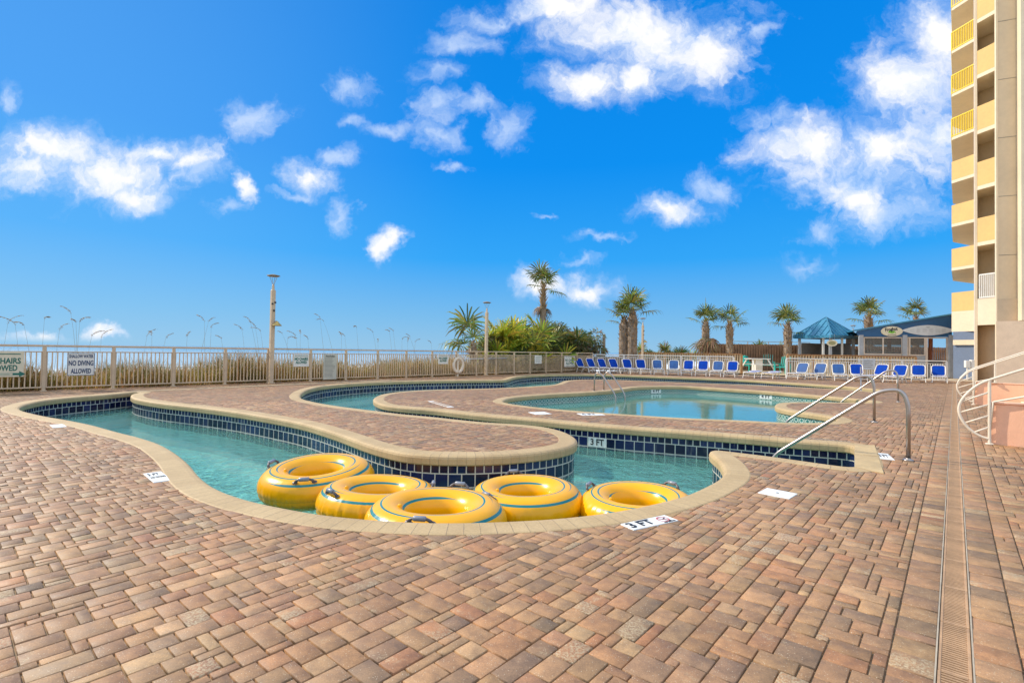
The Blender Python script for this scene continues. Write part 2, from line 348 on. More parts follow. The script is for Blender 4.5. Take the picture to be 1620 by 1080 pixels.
def coping_mat(name):
    m, t, p = newmat(name); b = NB(t); po = b.n('ShaderNodeNewGeometry').outputs['Position']
    uvn = b.n('ShaderNodeUVMap', uv_map='UVMap').outputs[0]; u = b.n('ShaderNodeSeparateXYZ', {0: uvn}).outputs[0]
    k = b.m('DIVIDE', u, 0.108); fr = b.m('FRACT', k); jo = b.rng(b.m('ABSOLUTE', b.m('SUBTRACT', fr, 0.5)), 0.462, 0.49)
    wn = b.n('ShaderNodeTexWhiteNoise', {'W': b.m('FLOOR', k)}, noise_dimensions='1D').outputs['Value']
    n1 = b.noise(po, 2.2, 5).outputs['Fac']; n2 = b.noise(po, 70, 4).outputs['Fac']
    c = b.mix(b.rng(n1, 0.3, 0.7), (0.43, 0.30, 0.145, 1), (0.51, 0.365, 0.185, 1)); c = b.mix(b.m('MULTIPLY', wn, 0.30), c, (0.39, 0.26, 0.13, 1))
    f = b.rng(n2, 0.3, 0.7, 0.9, 1.08); c = b.mix(1.0, c, b.n('ShaderNodeCombineXYZ', {0: f, 1: f, 2: f}).outputs[0], 'MULTIPLY')
    st = b.rng(b.noise(po, 6.5, 6, 0.7, 0.6).outputs['Fac'], 0.58, 0.74); c = b.mix(b.m('MULTIPLY', st, 0.35), c, (0.34, 0.26, 0.16, 1))
    c = b.mix(b.m('MULTIPLY', jo, b.rng(b.noise(po, 3.0, 3).outputs['Fac'], 0.35, 0.65, 0.35, 0.9)), c, (0.24, 0.17, 0.10, 1))
    b.link(c, p.inputs['Base Color']); p.inputs['Roughness'].default_value = 0.7
    h = b.m('SUBTRACT', b.m('MULTIPLY', n2, 0.25), jo); b.link(b.n('ShaderNodeBump', {'Strength': 0.5, 'Distance': 0.004, 'Height': h}).outputs[0], p.inputs['Normal'])
    return m
M_COPING = coping_mat('cast coping stone')
def tile_mat(name, dark, light, grout, plaster, rows, rings=False, scum=.385):
    # rows: list of (z_top, z_bottom, tile_width); below them bare plaster
    m, t, p = newmat(name); b = NB(t)
    s = b.n('ShaderNodeSeparateXYZ', {0: b.n('ShaderNodeUVMap', uv_map='UVMap').outputs[0]}); u, v = s.outputs[0], s.outputs[1]
    po = b.n('ShaderNodeNewGeometry').outputs['Position']
    col = b.mix(b.rng(b.noise(po, 2.0, 4).outputs['Fac'], 0.3, 0.7), c4(plaster), c4(tuple(x*0.86 for x in plaster))); rough = 0.6; gl = None
    for i, (zt, zb, tw) in enumerate(rows):
        inr = b.m('MULTIPLY', b.m('LESS_THAN', v, zt), b.m('GREATER_THAN', v, zb))
        k = b.m('DIVIDE', u, tw); g = 0.007
        gu = b.m('LESS_THAN', b.m('ABSOLUTE', b.m('SUBTRACT', b.m('FRACT', k), 0.5)), 0.5-g/tw)
        gv = b.m('LESS_THAN', b.m('ABSOLUTE', b.m('SUBTRACT', v, (zt+zb)/2)), (zt-zb)/2-g)
        wn = b.n('ShaderNodeTexWhiteNoise', {'W': b.m('ADD', b.m('FLOOR', k), 17.0*i)}, noise_dimensions='1D').outputs['Value']
        tc = b.mix(b.m('POWER', wn, 1.6), c4(dark), c4(light))
        if rings:
            du = b.m('MULTIPLY', b.m('SUBTRACT', b.m('FRACT', k), 0.5), tw); dv = b.m('SUBTRACT', v, (zt+zb)/2)
            rr = b.m('SQRT', b.m('ADD', b.m('MULTIPLY', du, du), b.m('MULTIPLY', dv, dv)))
            ring = b.m('LESS_THAN', b.m('ABSOLUTE', b.m('SUBTRACT', rr, tw*0.30)), tw*0.06); tc = b.mix(ring, tc, (0.55, 0.62, 0.55, 1))
        isT = b.m('MULTIPLY', gu, gv); tc = b.mix(isT, c4(grout), tc)
        col = b.mix(inr, col, tc); gl = b.m('MULTIPLY', isT, inr) if gl is None else b.m('ADD', gl, b.m('MULTIPLY', isT, inr))
    sc_ = b.m('MULTIPLY', b.rng(b.m('ABSOLUTE', b.m('ADD', v, scum)), 0.030, 0.0), b.rng(b.noise(po, 9, 5, 0.65).outputs['Fac'], 0.38, 0.66, 0.08, 0.6)); col = b.mix(sc_, col, (0.50, 0.52, 0.46, 1))
    drip = b.m('MULTIPLY', b.rng(b.noise(b.n('ShaderNodeCombineXYZ', {0: b.m('MULTIPLY', u, 7.0), 1: b.m('MULTIPLY', v, 0.8), 2: 0.0}).outputs[0], 1.0, 4, 0.7).outputs['Fac'], 0.56, 0.74), 0.35); col = b.mix(drip, col, (0.34, 0.33, 0.29, 1))
    b.link(col, p.inputs['Base Color']); b.link(b.m('SUBTRACT', 0.65, b.m('MULTIPLY', gl, 0.55)), p.inputs['Roughness'])
    b.link(b.n('ShaderNodeBump', {'Strength': 0.4, 'Distance': 0.003, 'Height': gl}).outputs[0], p.inputs['Normal'])
    return m
M_TILE = tile_mat('navy pool tile', (0.004, 0.007, 0.032), (0.016, 0.026, 0.095), (0.52, 0.50, 0.43), (0.62, 0.74, 0.70), [(-0.105, -0.215, 0.108), (-0.215, -0.375, 0.162), (-0.375, -0.535, 0.162)])
M_TILE2 = tile_mat('teal ring tile', (0.03, 0.13, 0.12), (0.06, 0.22, 0.19), (0.45, 0.50, 0.42), (0.60, 0.74, 0.70), [(-0.105, -0.26, 0.155), (-0.26, -0.33, 0.155)], True, .27)
def water_mat(name, tint, scale, strength, rough, murk, mk, wd_=0.03):
    m, t, p = newmat(name); b = NB(t); t.nodes.remove(p); po = b.n('ShaderNodeNewGeometry').outputs['Position']
    n1 = b.noise(po, scale, 3, 0.5, 0.6).outputs['Fac']; n2 = b.noise(po, scale*3.1, 3, 0.55, 0.3).outputs['Fac']
    h = b.m('ADD', n1, b.m('MULTIPLY', n2, 0.42)); h = b.m('ADD', h, b.m('MULTIPLY', b.noise(po, scale*8, 2, 0.5, 0.4).outputs['Fac'], 0.10))
    bn = b.n('ShaderNodeBump', {'Strength': strength, 'Distance': wd_, 'Height': h}).outputs[0]
    fr = b.n('ShaderNodeFresnel', {'IOR': 1.33, 'Normal': bn}).outputs[0]
    tr = b.n('ShaderNodeBsdfTransparent', {'Color': c4(tint)}); gl = b.n('ShaderNodeBsdfGlossy', {'Color': (1, 1, 1, 1), 'Roughness': rough, 'Normal': bn})
    df = b.n('ShaderNodeBsdfDiffuse', {'Color': c4(murk), 'Normal': bn}); body = b.n('ShaderNodeMixShader', {0: mk, 1: tr.outputs[0], 2: df.outputs[0]})
    ms = b.n('ShaderNodeMixShader', {0: fr, 1: body.outputs[0], 2: gl.outputs[0]}); b.link(ms.outputs[0], t.nodes['Material Output'].inputs['Surface'])
    return m
M_WATER = water_mat('rippled river water', (0.62, 0.95, 0.88), 4.2, 1.0, 0.012, (0.26, 0.76, 0.63), 0.19, 0.07)
M_WATER2 = water_mat('calm pool water', (0.58, 0.93, 0.86), 2.2, 0.12, 0.01, (0.22, 0.58, 0.49), 0.30)
M_PLASTER = mat('pool plaster', (0.70, 0.88, 0.84), 0.7, var=0.10, vs=1.2, bump=0.2, bs=40)

# ------------------------------------------------------------------ setting: coping, pool walls, basins, water
def strip(P, offs, uvz=False, closed=True):
    mb = MB(); Nn = normals(smooth_loop(P, 2)); n = len(P); d = np.r_[0, np.cumsum(np.linalg.norm(np.roll(P, -1, 0)-P, axis=1))]
    rings = [np.c_[P+Nn*o, np.full(n, z)] for o, z in offs]
    for i in range(n):
        j = (i+1) % n
        for k in range(len(offs)-1):
            ua, ub = d[i], d[i+1]
            if uvz: uv = [(ua, offs[k][1]), (ub, offs[k][1]), (ub, offs[k+1][1]), (ua, offs[k+1][1])]
            else: uv = [(ua, k), (ub, k), (ub, k+1), (ua, k+1)]
            mb.face([rings[k][i], rings[k][j], rings[k+1][j], rings[k+1][i]], None, uv)
    return mb, rings
def basin(P, water_z, floor_z, tile, wm):
    mb, _ = strip(P, [(0.03, -0.118), (0.0, -0.115), (-0.012, -0.10), (-0.014, -0.035), (-0.004, -0.012), (0.022, 0.003), (0.06, 0.0075), (0.238, 0.006), (0.25, 0.001), (0.252, -0.03)])
    for v in mb.v: pass
    tag(mb.build('coping', M_COPING, smooth=True), kind='structure')
    mb, rings = strip(P, [(0.028, -0.10), (0.028, -0.56), (0.028, floor_z)], True)
    tag(mb.build('pool_wall', tile, smooth=True), kind='structure')
    f = MB(); f.face([(x, y, floor_z) for x, y, _ in rings[2]]); tag(f.build('pool_floor', M_PLASTER), kind='structure')
    wt = MB(); wt.face([(x, y, water_z) for x, y, _ in rings[0]]); tag(wt.build('water', wm), kind='structure')
basin(river, -0.405, -0.9, M_TILE, M_WATER)
basin(pool, -0.285, -1.1, M_TILE2, M_WATER2)

mb = MB(); cq = [(*G(*q),) for q in ((1351.8, 704.2), (1383.5, 704.6), (1398, 749.5), (1352.5, 739.8))]
for k0, k1 in ((0.0, .475), (.487, 1.0)):
    A_, B_, C_, D_ = (np.array(q) for q in cq); mb.prism([tuple(A_+(D_-A_)*k1), tuple(B_+(C_-B_)*k1), tuple(B_+(C_-B_)*k0), tuple(A_+(D_-A_)*k0)], -0.03, 0.0105)
tag(mb.build('coping_end_slab', mat('end coping stone', (0.49, 0.35, 0.175), 0.75, bump=0.3)), kind='structure')

# ------------------------------------------------------------------ setting: the paved deck, every paver a bevelled block
VF = -18.02                                            # the beach fence stands on v = VF
MOD = 0.0525
PAL = [((.400,.262,.160), 5), ((.370,.215,.122), 4), ((.330,.208,.128), 6), ((.255,.180,.125), 4), ((.195,.150,.115), 1.4), ((.450,.330,.210), 1.8), ((.350,.235,.148), 6), ((.365,.185,.100), 1.5)]
PALC = np.array([p[0] for p in PAL]); PALC = PALC*0.66 + 0.34*np.array([.318, .208, .130]); PALW = np.array([p[1] for p in PAL]); PALW = PALW/PALW.sum()
def tile_region(v0, v1, u0, u1, rng):
    nv, nu = int(round((v1-v0)/MOD)), int(round((u1-u0)/MOD)); occ = np.zeros((nu+4, nv+4), bool); out = []
    occ[nu:, :] = True; occ[:, nv:] = True
    sizes = [(2, 3), (3, 2), (2, 2), (2, 4), (1, 2), (1, 3), (2, 1), (3, 3), (4, 2), (1, 1)]      # (along u, along v)
    wts = np.array([8, 6, 6, 1.6, 2.2, 1.8, 1.2, 1.8, 1.2, 0.4]); pick = rng.random(nu*nv+10); pi = 0; cw = np.cumsum(wts)/wts.sum()
    for i in range(nu):
        for j in range(nv):
            if occ[i, j]: continue
            k = int(np.searchsorted(cw, pick[pi])); pi += 1; a, b = sizes[k]
            while occ[i:i+a, j:j+b].any():
                if b > 1 and occ[i, j:j+b].any(): b -= 1
                elif a > 1: a -= 1
                else: b -= 1
            occ[i:i+a, j:j+b] = True; out.append((u0+i*MOD, u0+(i+a)*MOD, v0+j*MOD, v0+(j+b)*MOD))
    return out
def soldiers(v0, v1, u0, u1, rng):
    out = []; u = u0
    while u < u1: wv = 0.0765*(2 if rng.random() < 0.72 else 1); out.append((u, u+wv, v0, v1)); u += wv
    return out
F2L = [(5.3, 33.4), (9.3, 32.6), (13.6, 31.0)]; F2R = [(15.75, 29.0), (19.4, 28.25), (23.55, 27.4)]   # white pool fence behind the loungers
edge_y = lambda x: np.interp(x, [4, 5.3, 9.3, 13.6, 15.75, 19.4, 23.55, 30], [34.5, 33.9, 33.1, 31.5, 29.5, 28.7, 27.9, 27.2])
def build_deck():
    rng = np.random.default_rng(3); rects = []
    vl = -0.207 - MOD*349; rects += tile_region(vl, -0.207, -6.0, 29.5, rng); rects += tile_region(0.207, 13.5, -2.0, 38.0, rng)
    rects += tile_region(vl, -0.207, -6.0+MOD*round(35.5/MOD), 40, rng)
    rects += soldiers(-0.207, -0.058, -2.0, 38, rng); rects += soldiers(0.058, 0.207, -2.0, 38, rng)
    rc = np.array(rects); cu, cv = (rc[:, 0]+rc[:, 1])/2, (rc[:, 2]+rc[:, 3])/2
    X, Y = cu*ST+cv*CT, cu*CT-cv*ST; Q = np.c_[X, Y]
    keep = (Y > -2.0) & (np.abs(X) < 1.15*Y+7.0) & (Y < edge_y(X)) & (Y < 34.5)
    rc, Q = rc[keep], Q[keep]
    bad = np.zeros(len(Q), bool)
    for P in (river, pool): bad |= inside(Q, P) | (dist_to(Q, P) < 0.14)
    rc, Q = rc[~bad], Q[~bad]; n = len(rc)
    dist = np.hypot(Q[:, 0], Q[:, 1]); near = dist < 13.0
    colr = PALC[rng.choice(len(PAL), n, p=PALW)]*(1+rng.normal(0, 0.085, (n, 1)))*(1+rng.normal(0, 0.018, (n, 3)))
    colr = np.clip(colr*np.array([0.94, 0.79, 0.59]), 0.03, 0.75)
    wornA = np.where(rng.random(n) < 0.075, rng.uniform(.45, 1.0, n), 0.0)[:, None]
    patch = np.array([0.5+0.5*math.sin(x*0.5+1.3)*math.sin(y*0.42+0.4) for x, y in Q])[:, None]; colr = np.c_[colr*(0.94+0.14*patch), wornA]
    g = 0.0030 + rng.random(n)*0.0016; dz = rng.normal(0, 0.0012, n)
    def corners(u0, u1, v0, v1, z):
        c = np.stack([np.c_[u0, v0], np.c_[u0, v1], np.c_[u1, v1], np.c_[u1, v0]], 1)
        return np.concatenate([np.stack([c[..., 0]*ST+c[..., 1]*CT, c[..., 0]*CT-c[..., 1]*ST], -1), np.broadcast_to(np.asarray(z).reshape(-1, 1, 1), c.shape[:2]+(1,))], -1)
    def emit(name, V, F, C, m):
        me = bpy.data.meshes.new(name); nf = len(F)
        me.vertices.add(len(V)); me.vertices.foreach_set('co', np.ascontiguousarray(V, dtype=np.float32).ravel())
        me.loops.add(nf*4); me.loops.foreach_set('vertex_index', F.astype(np.int32).ravel())
        me.polygons.add(nf); me.polygons.foreach_set('loop_start', np.arange(0, nf*4, 4, dtype=np.int32))
        me.materials.append(m)
        if C is not None:
            ca = me.color_attributes.new('Col', 'FLOAT_COLOR', 'CORNER')
            ca.data.foreach_set('color', np.repeat(C, 4, 0).astype(np.float32).ravel())
        me.update(calc_edges=True); me.validate(); o = bpy.data.objects.new(name, me); COL.objects.link(o); tag(o, kind='structure'); return o
    # near pavers: top + bevel + sides, far ones: top only
    r, gg, z = rc[near], g[near], dz[near]; bv = 0.002
    top = corners(r[:, 0]+gg+bv, r[:, 1]-gg-bv, r[:, 2]+gg+bv, r[:, 3]-gg-bv, z)
    top[:, :, 2] += rng.normal(0, 0.0007, top.shape[:2])
    mid = corners(r[:, 0]+gg, r[:, 1]-gg, r[:, 2]+gg, r[:, 3]-gg, z-bv*0.8); bot = corners(r[:, 0]+gg, r[:, 1]-gg, r[:, 2]+gg, r[:, 3]-gg, z*0-0.02)
    V = np.concatenate([top, mid, bot], 1).reshape(-1, 3); k = np.arange(len(r))[:, None]*12
    q = [[3, 2, 1, 0]]
    for a in range(4): b2 = (a+1) % 4; q.append([a, b2, 4+b2, 4+a]); q.append([4+a, 4+b2, 8+b2, 8+a])
    Fn = np.concatenate([k + np.array(x)[None, :] for x in q], 0); C = np.concatenate([colr[near]]*len(q), 0)
    r2, g2, z2 = rc[~near], g[~near], dz[~near]; top2 = corners(r2[:, 0]+g2, r2[:, 1]-g2, r2[:, 2]+g2, r2[:, 3]-g2, z2)
    V2 = top2.reshape(-1, 3); F2 = (np.arange(len(r2))[:, None]*4 + np.array([[3, 2, 1, 0]])) + len(V)
    emit('pavement', np.r_[V, V2], np.r_[Fn, F2], np.r_[C, colr[~near]], M_PAVER)
    base = corners(rc[:, 0], rc[:, 1], rc[:, 2], rc[:, 3], np.full(n, -0.0125)).reshape(-1, 3)
    emit('pavement_joints', base, np.arange(n)[:, None]*4 + np.array([[3, 2, 1, 0]]), None, M_SAND)
build_deck()

# a pale concrete kerb band that carries on the line of the coping towards the far channel
band = MB(); bp = [(205,619.8),(260,617.2),(320,614.6),(380,611.8),(440,609.0),(500,606.4),(560,604.0),(620,601.2)]
bw = [G(*p) for p in bp]
for i in range(len(bw)-1):
    for a, b2 in ((0.0, 0.28),):
        p, q = Vector((*bw[i], 0)), Vector((*bw[i+1], 0)); band.beam(p+Vector((0, 0, -.012)), q+Vector((0, 0, -.012)), 0.28, 0.04 + 0.0012*(i % 2))
tag(band.build('concrete_kerb', mat('kerb concrete', (0.50, 0.36, 0.20), 0.75, bump=0.3)), kind='structure')

# ------------------------------------------------------------------ setting: ground, dune, sea
def build_ground():
    us = np.concatenate([np.arange(-60, 70, 1.0), [80, 110, 160, 260, 500]]); us = np.r_[[-600, -250, -120], us]
    vs = np.concatenate([[-75, -70, -60, -50, -42, -36], np.arange(-32, 30, 0.75), [40, 70, 150, 400]])
    V = []; rg = np.random.default_rng(5)
    for u in us:
        for v in vs:
            x, y = uv2w(u, v)
            if v < -18.4:
                z = float(np.interp(-v, [18.4, 19.2, 22, 26, 32, 42, 60, 75], [-0.03, -0.35, -0.45, -0.9, -1.9, -2.9, -3.9, -4.6])) + (rg.random()-.5)*0.16*(v > -45)*(v < -19)
            elif -18.3 < v < 14 and -5 < u < 41 and y < float(edge_y(x))-1.2 and y < 33: z = -1.6
            else: z = -0.06
            V.append((x, y, z))
    nv = len(vs); F = [(i*nv+j, (i+1)*nv+j, (i+1)*nv+j+1, i*nv+j+1) for i in range(len(us)-1) for j in range(nv-1)]
    mb = MB(); mb.v = V; mb.f = [f[::-1] for f in F]; mb.c = [None]*len(F); mb.uv = [None]*len(F); mb.mi = [0]*len(F)
    tag(mb.build('ground', mat('beach sand', (0.50, 0.40, 0.27), 0.9, var=0.2, vs=0.6, bump=0.4, bs=8)), kind='structure')
build_ground()
def sea_mat():
    m, t, p = newmat('sea water'); b = NB(t); po = b.n('ShaderNodeNewGeometry').outputs['Position']
    rot = b.n('ShaderNodeMapping', {'Vector': po, 'Rotation': (0, 0, TH)}).outputs[0]
    s = b.n('ShaderNodeSeparateXYZ', {0: rot}); across = b.n('ShaderNodeCombineXYZ', {0: b.m('MULTIPLY', s.outputs[0], 0.16), 1: b.m('MULTIPLY', s.outputs[1], 0.018), 2: 0.0}).outputs[0]
    wv = b.noise(across, 1.0, 5, 0.6, 0.6).outputs['Fac']
    dist = b.m('MULTIPLY', s.outputs[0], -1.0)                       # metres out from the deck axis
    surf = b.rng(dist, 60, 210, 0.30, -0.12); foam = b.rng(b.m('ADD', wv, surf), 0.56, 0.66)
    near = b.rng(dist, 60, 900); deep = b.mix(near, (0.46, 0.53, 0.52, 1), (0.20, 0.31, 0.36, 1))
    b.link(b.mix(foam, deep, (0.82, 0.85, 0.85, 1)), p.inputs['Base Color']); b.link(b.m('ADD', b.m('MULTIPLY', foam, 0.5), 0.22), p.inputs['Roughness'])
    b.link(b.n('ShaderNodeBump', {'Strength': 0.9, 'Distance': 0.6, 'Height': b.noise(po, 0.45, 5, 0.6).outputs['Fac']}).outputs[0], p.inputs['Normal'])
    return m
sea = MB(); q = [uv2w(-26000, -62), uv2w(26000, -62), uv2w(26000, -26000), uv2w(-26000, -26000)]; sea.face([(x, y, -4.0) for x, y in q][::-1])
if True:
    n_ = (Vector(sea.v[1])-Vector(sea.v[0])).cross(Vector(sea.v[2])-Vector(sea.v[0]))
    if n_.z < 0: sea.f = [f[::-1] for f in sea.f]
tag(sea.build('sea', sea_mat()), kind='structure')
# ------------------------------------------------------------------ materials for built things
M_FENCE = mat('cream fence paint', (0.565, 0.425, 0.275), 0.5, var=0.10, bump=0.08)
M_WHITE = mat('white paint', (0.80, 0.77, 0.70), 0.45, var=0.05)
M_WOODR = mat('orange stained timber', (0.40, 0.20, 0.075), 0.65, var=0.25, vs=2.5, bump=0.3)
M_PICKET = mat('pale timber pickets', (0.50, 0.375, 0.215), 0.75, var=0.22, vs=2.0, bump=0.3)
M_BOARD = mat('brown timber boards', (0.25, 0.145, 0.085), 0.75, var=0.3, vs=1.4, bump=0.3)
M_GREYW = mat('weathered grey timber', (0.30, 0.255, 0.20), 0.85, var=0.25, vs=1.6, bump=0.3)
M_TAUPE = mat('taupe stucco', (0.70, 0.55, 0.36), 0.85, var=0.05, vs=0.7, bump=0.25, bs=30)
M_CREAMB = mat('cream stucco', (0.74, 0.62, 0.44), 0.85, var=0.05, vs=0.8, bump=0.2, bs=30)
M_YELLOW = mat('yellow stucco', (0.70, 0.455, 0.175), 0.85, var=0.05, vs=0.8, bump=0.2, bs=30)
M_YRAIL = mat('yellow railing paint', (0.82, 0.58, 0.012), 0.45, var=0.05)
M_LILAC = mat('pale stucco', (0.70, 0.60, 0.52), 0.85, var=0.05)
M_BLUEW = mat('slate blue stucco', (0.155, 0.205, 0.30), 0.8, var=0.07, vs=1.0, bump=0.15)
M_BLUER = mat('blue painted metal', (0.035, 0.20, 0.33), 0.38, var=0.08, vs=1.0, spec=0.6)
M_BLUEF = mat('deep blue fascia paint', (0.014, 0.085, 0.20), 0.5, var=0.10, vs=1.0)
M_GREYP = mat('grey post paint', (0.34, 0.36, 0.38), 0.6, var=0.10)
M_DARK = mat('dark interior', (0.05, 0.05, 0.055), 0.8, var=0.2)
M_CRAIL = mat('cream railing paint', (0.74, 0.64, 0.50), 0.45, var=0.06)
M_SCREEN = mat('dark screen mesh', (0.20, 0.19, 0.175), 0.7, var=0.15)
M_SIGNW = mat('sign white', (0.74, 0.72, 0.64), 0.5, var=0.05, vs=6)
M_SIGNC = mat('sign cream', (0.70, 0.63, 0.45), 0.5, var=0.06, vs=6)
M_GREEN = mat('green lettering', (0.01, 0.14, 0.10), 0.5, var=0.05)
M_NAVYL = mat('navy lettering', (0.02, 0.05, 0.12), 0.5, var=0.05)
M_BLACK = mat('black lettering', (0.02, 0.02, 0.022), 0.5, var=0.05)
M_RED = mat('red marking', (0.55, 0.03, 0.03), 0.5, var=0.05)
M_SALMON = mat('salmon stucco', (0.90, 0.50, 0.31), 0.85, var=0.06, vs=1.2, bump=0.25, bs=60)
M_STEEL = mat('brushed stainless steel', (0.42, 0.37, 0.33), 0.34, metal=0.9, var=0.06)
def pane_mat():
    m, t, p = newmat('tinted screen pane'); b = NB(t)
    tr = b.n('ShaderNodeBsdfTransparent', {'Color': (0.72, 0.72, 0.70, 1)}); p.inputs['Base Color'].default_value = (0.25, 0.25, 0.24, 1); p.inputs['Roughness'].default_value = 0.15
    b.link(b.n('ShaderNodeMixShader', {0: 0.30, 1: tr.outputs[0], 2: p.outputs[0]}).outputs[0], t.nodes['Material Output'].inputs['Surface']); return m
M_PANE = pane_mat()

# ------------------------------------------------------------------ apartment tower at the right
def XY(px, Y): d = ray(px, 560); return Vector((d.x*Y/d.y, Y))
def build_tower():
    t = thing('apartment_tower', 'tall cream and yellow apartment tower with stacked balconies at the right edge', 'building', (27.4, 30, 0))
    def part(name, mb, m): 
        off = Vector(t.location); mb.v = [tuple(Vector(v)-off) for v in mb.v]; return mb.build(name, m, t)
    def wallp(a, b, thick, z0, z1, square=False):            # vertical slab from a to b, thickened away from the viewer
        a, b = Vector(a), Vector(b); d = (b-a).normalized(); n = Vector((-d.y, d.x))
        if n.dot(a) < 0: n = -n
        n2 = n*thick if not square else (b-a).normalized()*-0.0 + Vector((a.x, a.y)).normalized()*thick
        mb = MB(); mb.prism([tuple(a), tuple(b), tuple(b+n*thick), tuple(a+n2)][::1], z0, z1); return mb
    def rail(a, b, z0, z1, n):
        a, b = Vector(a), Vector(b); mb = MB()
        mb.beam((*a, z1-.03), (*b, z1-.03), 0.06, 0.06); mb.beam((*a, z0+.05), (*b, z0+.05), 0.05, 0.05)
        for i in range(n+1):
            q = a.lerp(b, i/n); mb.beam((*q, z0), (*q, z1-.03), 0.035, 0.035, up=(1, 0, 0))
        return mb
    P1 = XY(1542.5, 30.0); P0 = XY(1505.5, 31.35); Q0 = XY(1507.5, 35.4); Q1 = XY(1541, 36.6)
    R1 = XY(1575.5, 23.6); R0 = XY(1546.5, 24.35); T0 = XY(1547, 25.7); T1 = XY(1577, 25.0)
    def inset(poly, k=0.02):
        c = sum((Vector(p) for p in poly), Vector((0, 0)))/len(poly); return [tuple(c+(Vector(p)-c)*(1-k)) for p in poly]
    for k in range(0, 8):
        top = 5.29 + 2.725*k; pb, sb = top-1.17, top-1.35
        sl = MB(); sl.prism([tuple(P1), tuple(P0), tuple(Q0), tuple(Q1)][::-1], sb, pb); part('balcony_slab', sl, M_CREAMB)
        if k >= 4: part('balcony_railing', rail(P0.lerp(P1, .03), P1.lerp(P0, .02), pb, top, 13), M_YRAIL)
        else: part('parapet', wallp(P0, P1.lerp(P0, .01), 0.15, pb+.004, top), M_YELLOW)
        part('parapet' if k < 4 else 'balcony_railing', wallp(P0+Vector((.16, .02)), Q0, 0.12, pb+.004, top-.02) if k < 4 else rail(P0, Q0, pb, top, 30), M_YELLOW if k < 4 else M_YRAIL)
        if k >= 1:
            sl = MB(); sl.prism([tuple(R1), tuple(R0), tuple(T0), tuple(T1)][::-1], sb, pb); part('balcony_slab', sl, M_CREAMB)
            part('parapet', wallp(R0, R1.lerp(R0, .01), 0.15, pb+.004, top), M_YELLOW)
        else:
            sl = MB(); sl.prism([tuple(R1), tuple(R0), tuple(T0), tuple(T1)][::-1], 2.85, pb); part('balcony_slab', sl, M_CREAMB)
            part('balcony_railing', rail(R0.lerp(R1, .12), R1.lerp(R0, .02), pb, top, 8), M_WHITE)
    part('parapet', wallp(P0, P1, 3.9, 2.87, 5.29-1.35-.003), M_CREAMB)
    H = 25.5
    part('pier', wallp(XY(1541, 29.6), XY(1546.4, 29.0), 0.8, 0.0, H, True), M_LILAC)
    part('side_wall', wallp(R0+Vector((.02, .03)), T0+Vector((.02, 0)), 0.10, 0.0, H), M_CREAMB)
    part('wall', wallp(T0+Vector((-.05, .02)), XY(1580, 24.85), 0.3, 0.0, H), M_CREAMB)
    # main pier with its lit left return, panel joints and the lobby wall below
    S0, S1 = XY(1575.8, 23.3), XY(1616.5, 22.95)
    part('pier', wallp(S0, S1, 1.6, 2.96, H, True), M_TAUPE)
    jm = mat('joint shadow gap', (0.33, 0.28, 0.21), 0.9)
    for k in range(8):
        j = MB(); z = 6.02 + 2.725*k; d = (S1-S0).normalized(); n = Vector((d.y, -d.x)); n = n if n.dot(S0) < 0 else -n
        j.beam((*(S0+n*.002), z), (*(S1+n*.002), z), 0.012, 0.03); part('panel_joint', j, jm)
    part('painted_lit_edge', wallp(XY(1574.2, 23.28), XY(1576.6, 23.22), 0.12, 0.0, H, True), M_CREAMB)  # pale strip: the pier's sunlit left side put into the colour
    part('pier', wallp(XY(1616.5, 22.6), XY(1660, 22.2), 1.5, 2.99, H), M_CREAMB)
    part('plinth_band', wallp(S0+Vector((-.02, -.06)), S1+Vector((.02, -.06)), 0.5, 2.97, 4.0, True), mat('darker taupe stucco', (0.60, 0.465, 0.31), 0.85, var=0.05))
    part('lobby_wall', wallp(XY(1576, 22.85), XY(1760, 20.4), 1.5, 0.0, 2.94, True), mat('lobby taupe stucco', (0.63, 0.485, 0.345), 0.85, var=0.06, bump=0.2))
    part('lobby_wall', wallp(XY(1544, 25.2), XY(1575, 24.2), 0.4, 0.0, 2.83), M_TAUPE)
    part('ground_wall', wallp(XY(1508, 31.1), XY(1542, 30.15), 0.4, 0.0, 2.87), M_BLUEW)
    part('wall_band', wallp(XY(1507.5, 31.0), XY(1542, 30.05), 0.1, 2.05, 2.36), M_CREAMB)
    core = MB(); core.prism([(34.5, 37.2), (45, 40), (46, 26), (28.5, 26.6), (29.5, 30.5)][::-1], 0, H); part('wall', core, M_TAUPE)
build_tower()

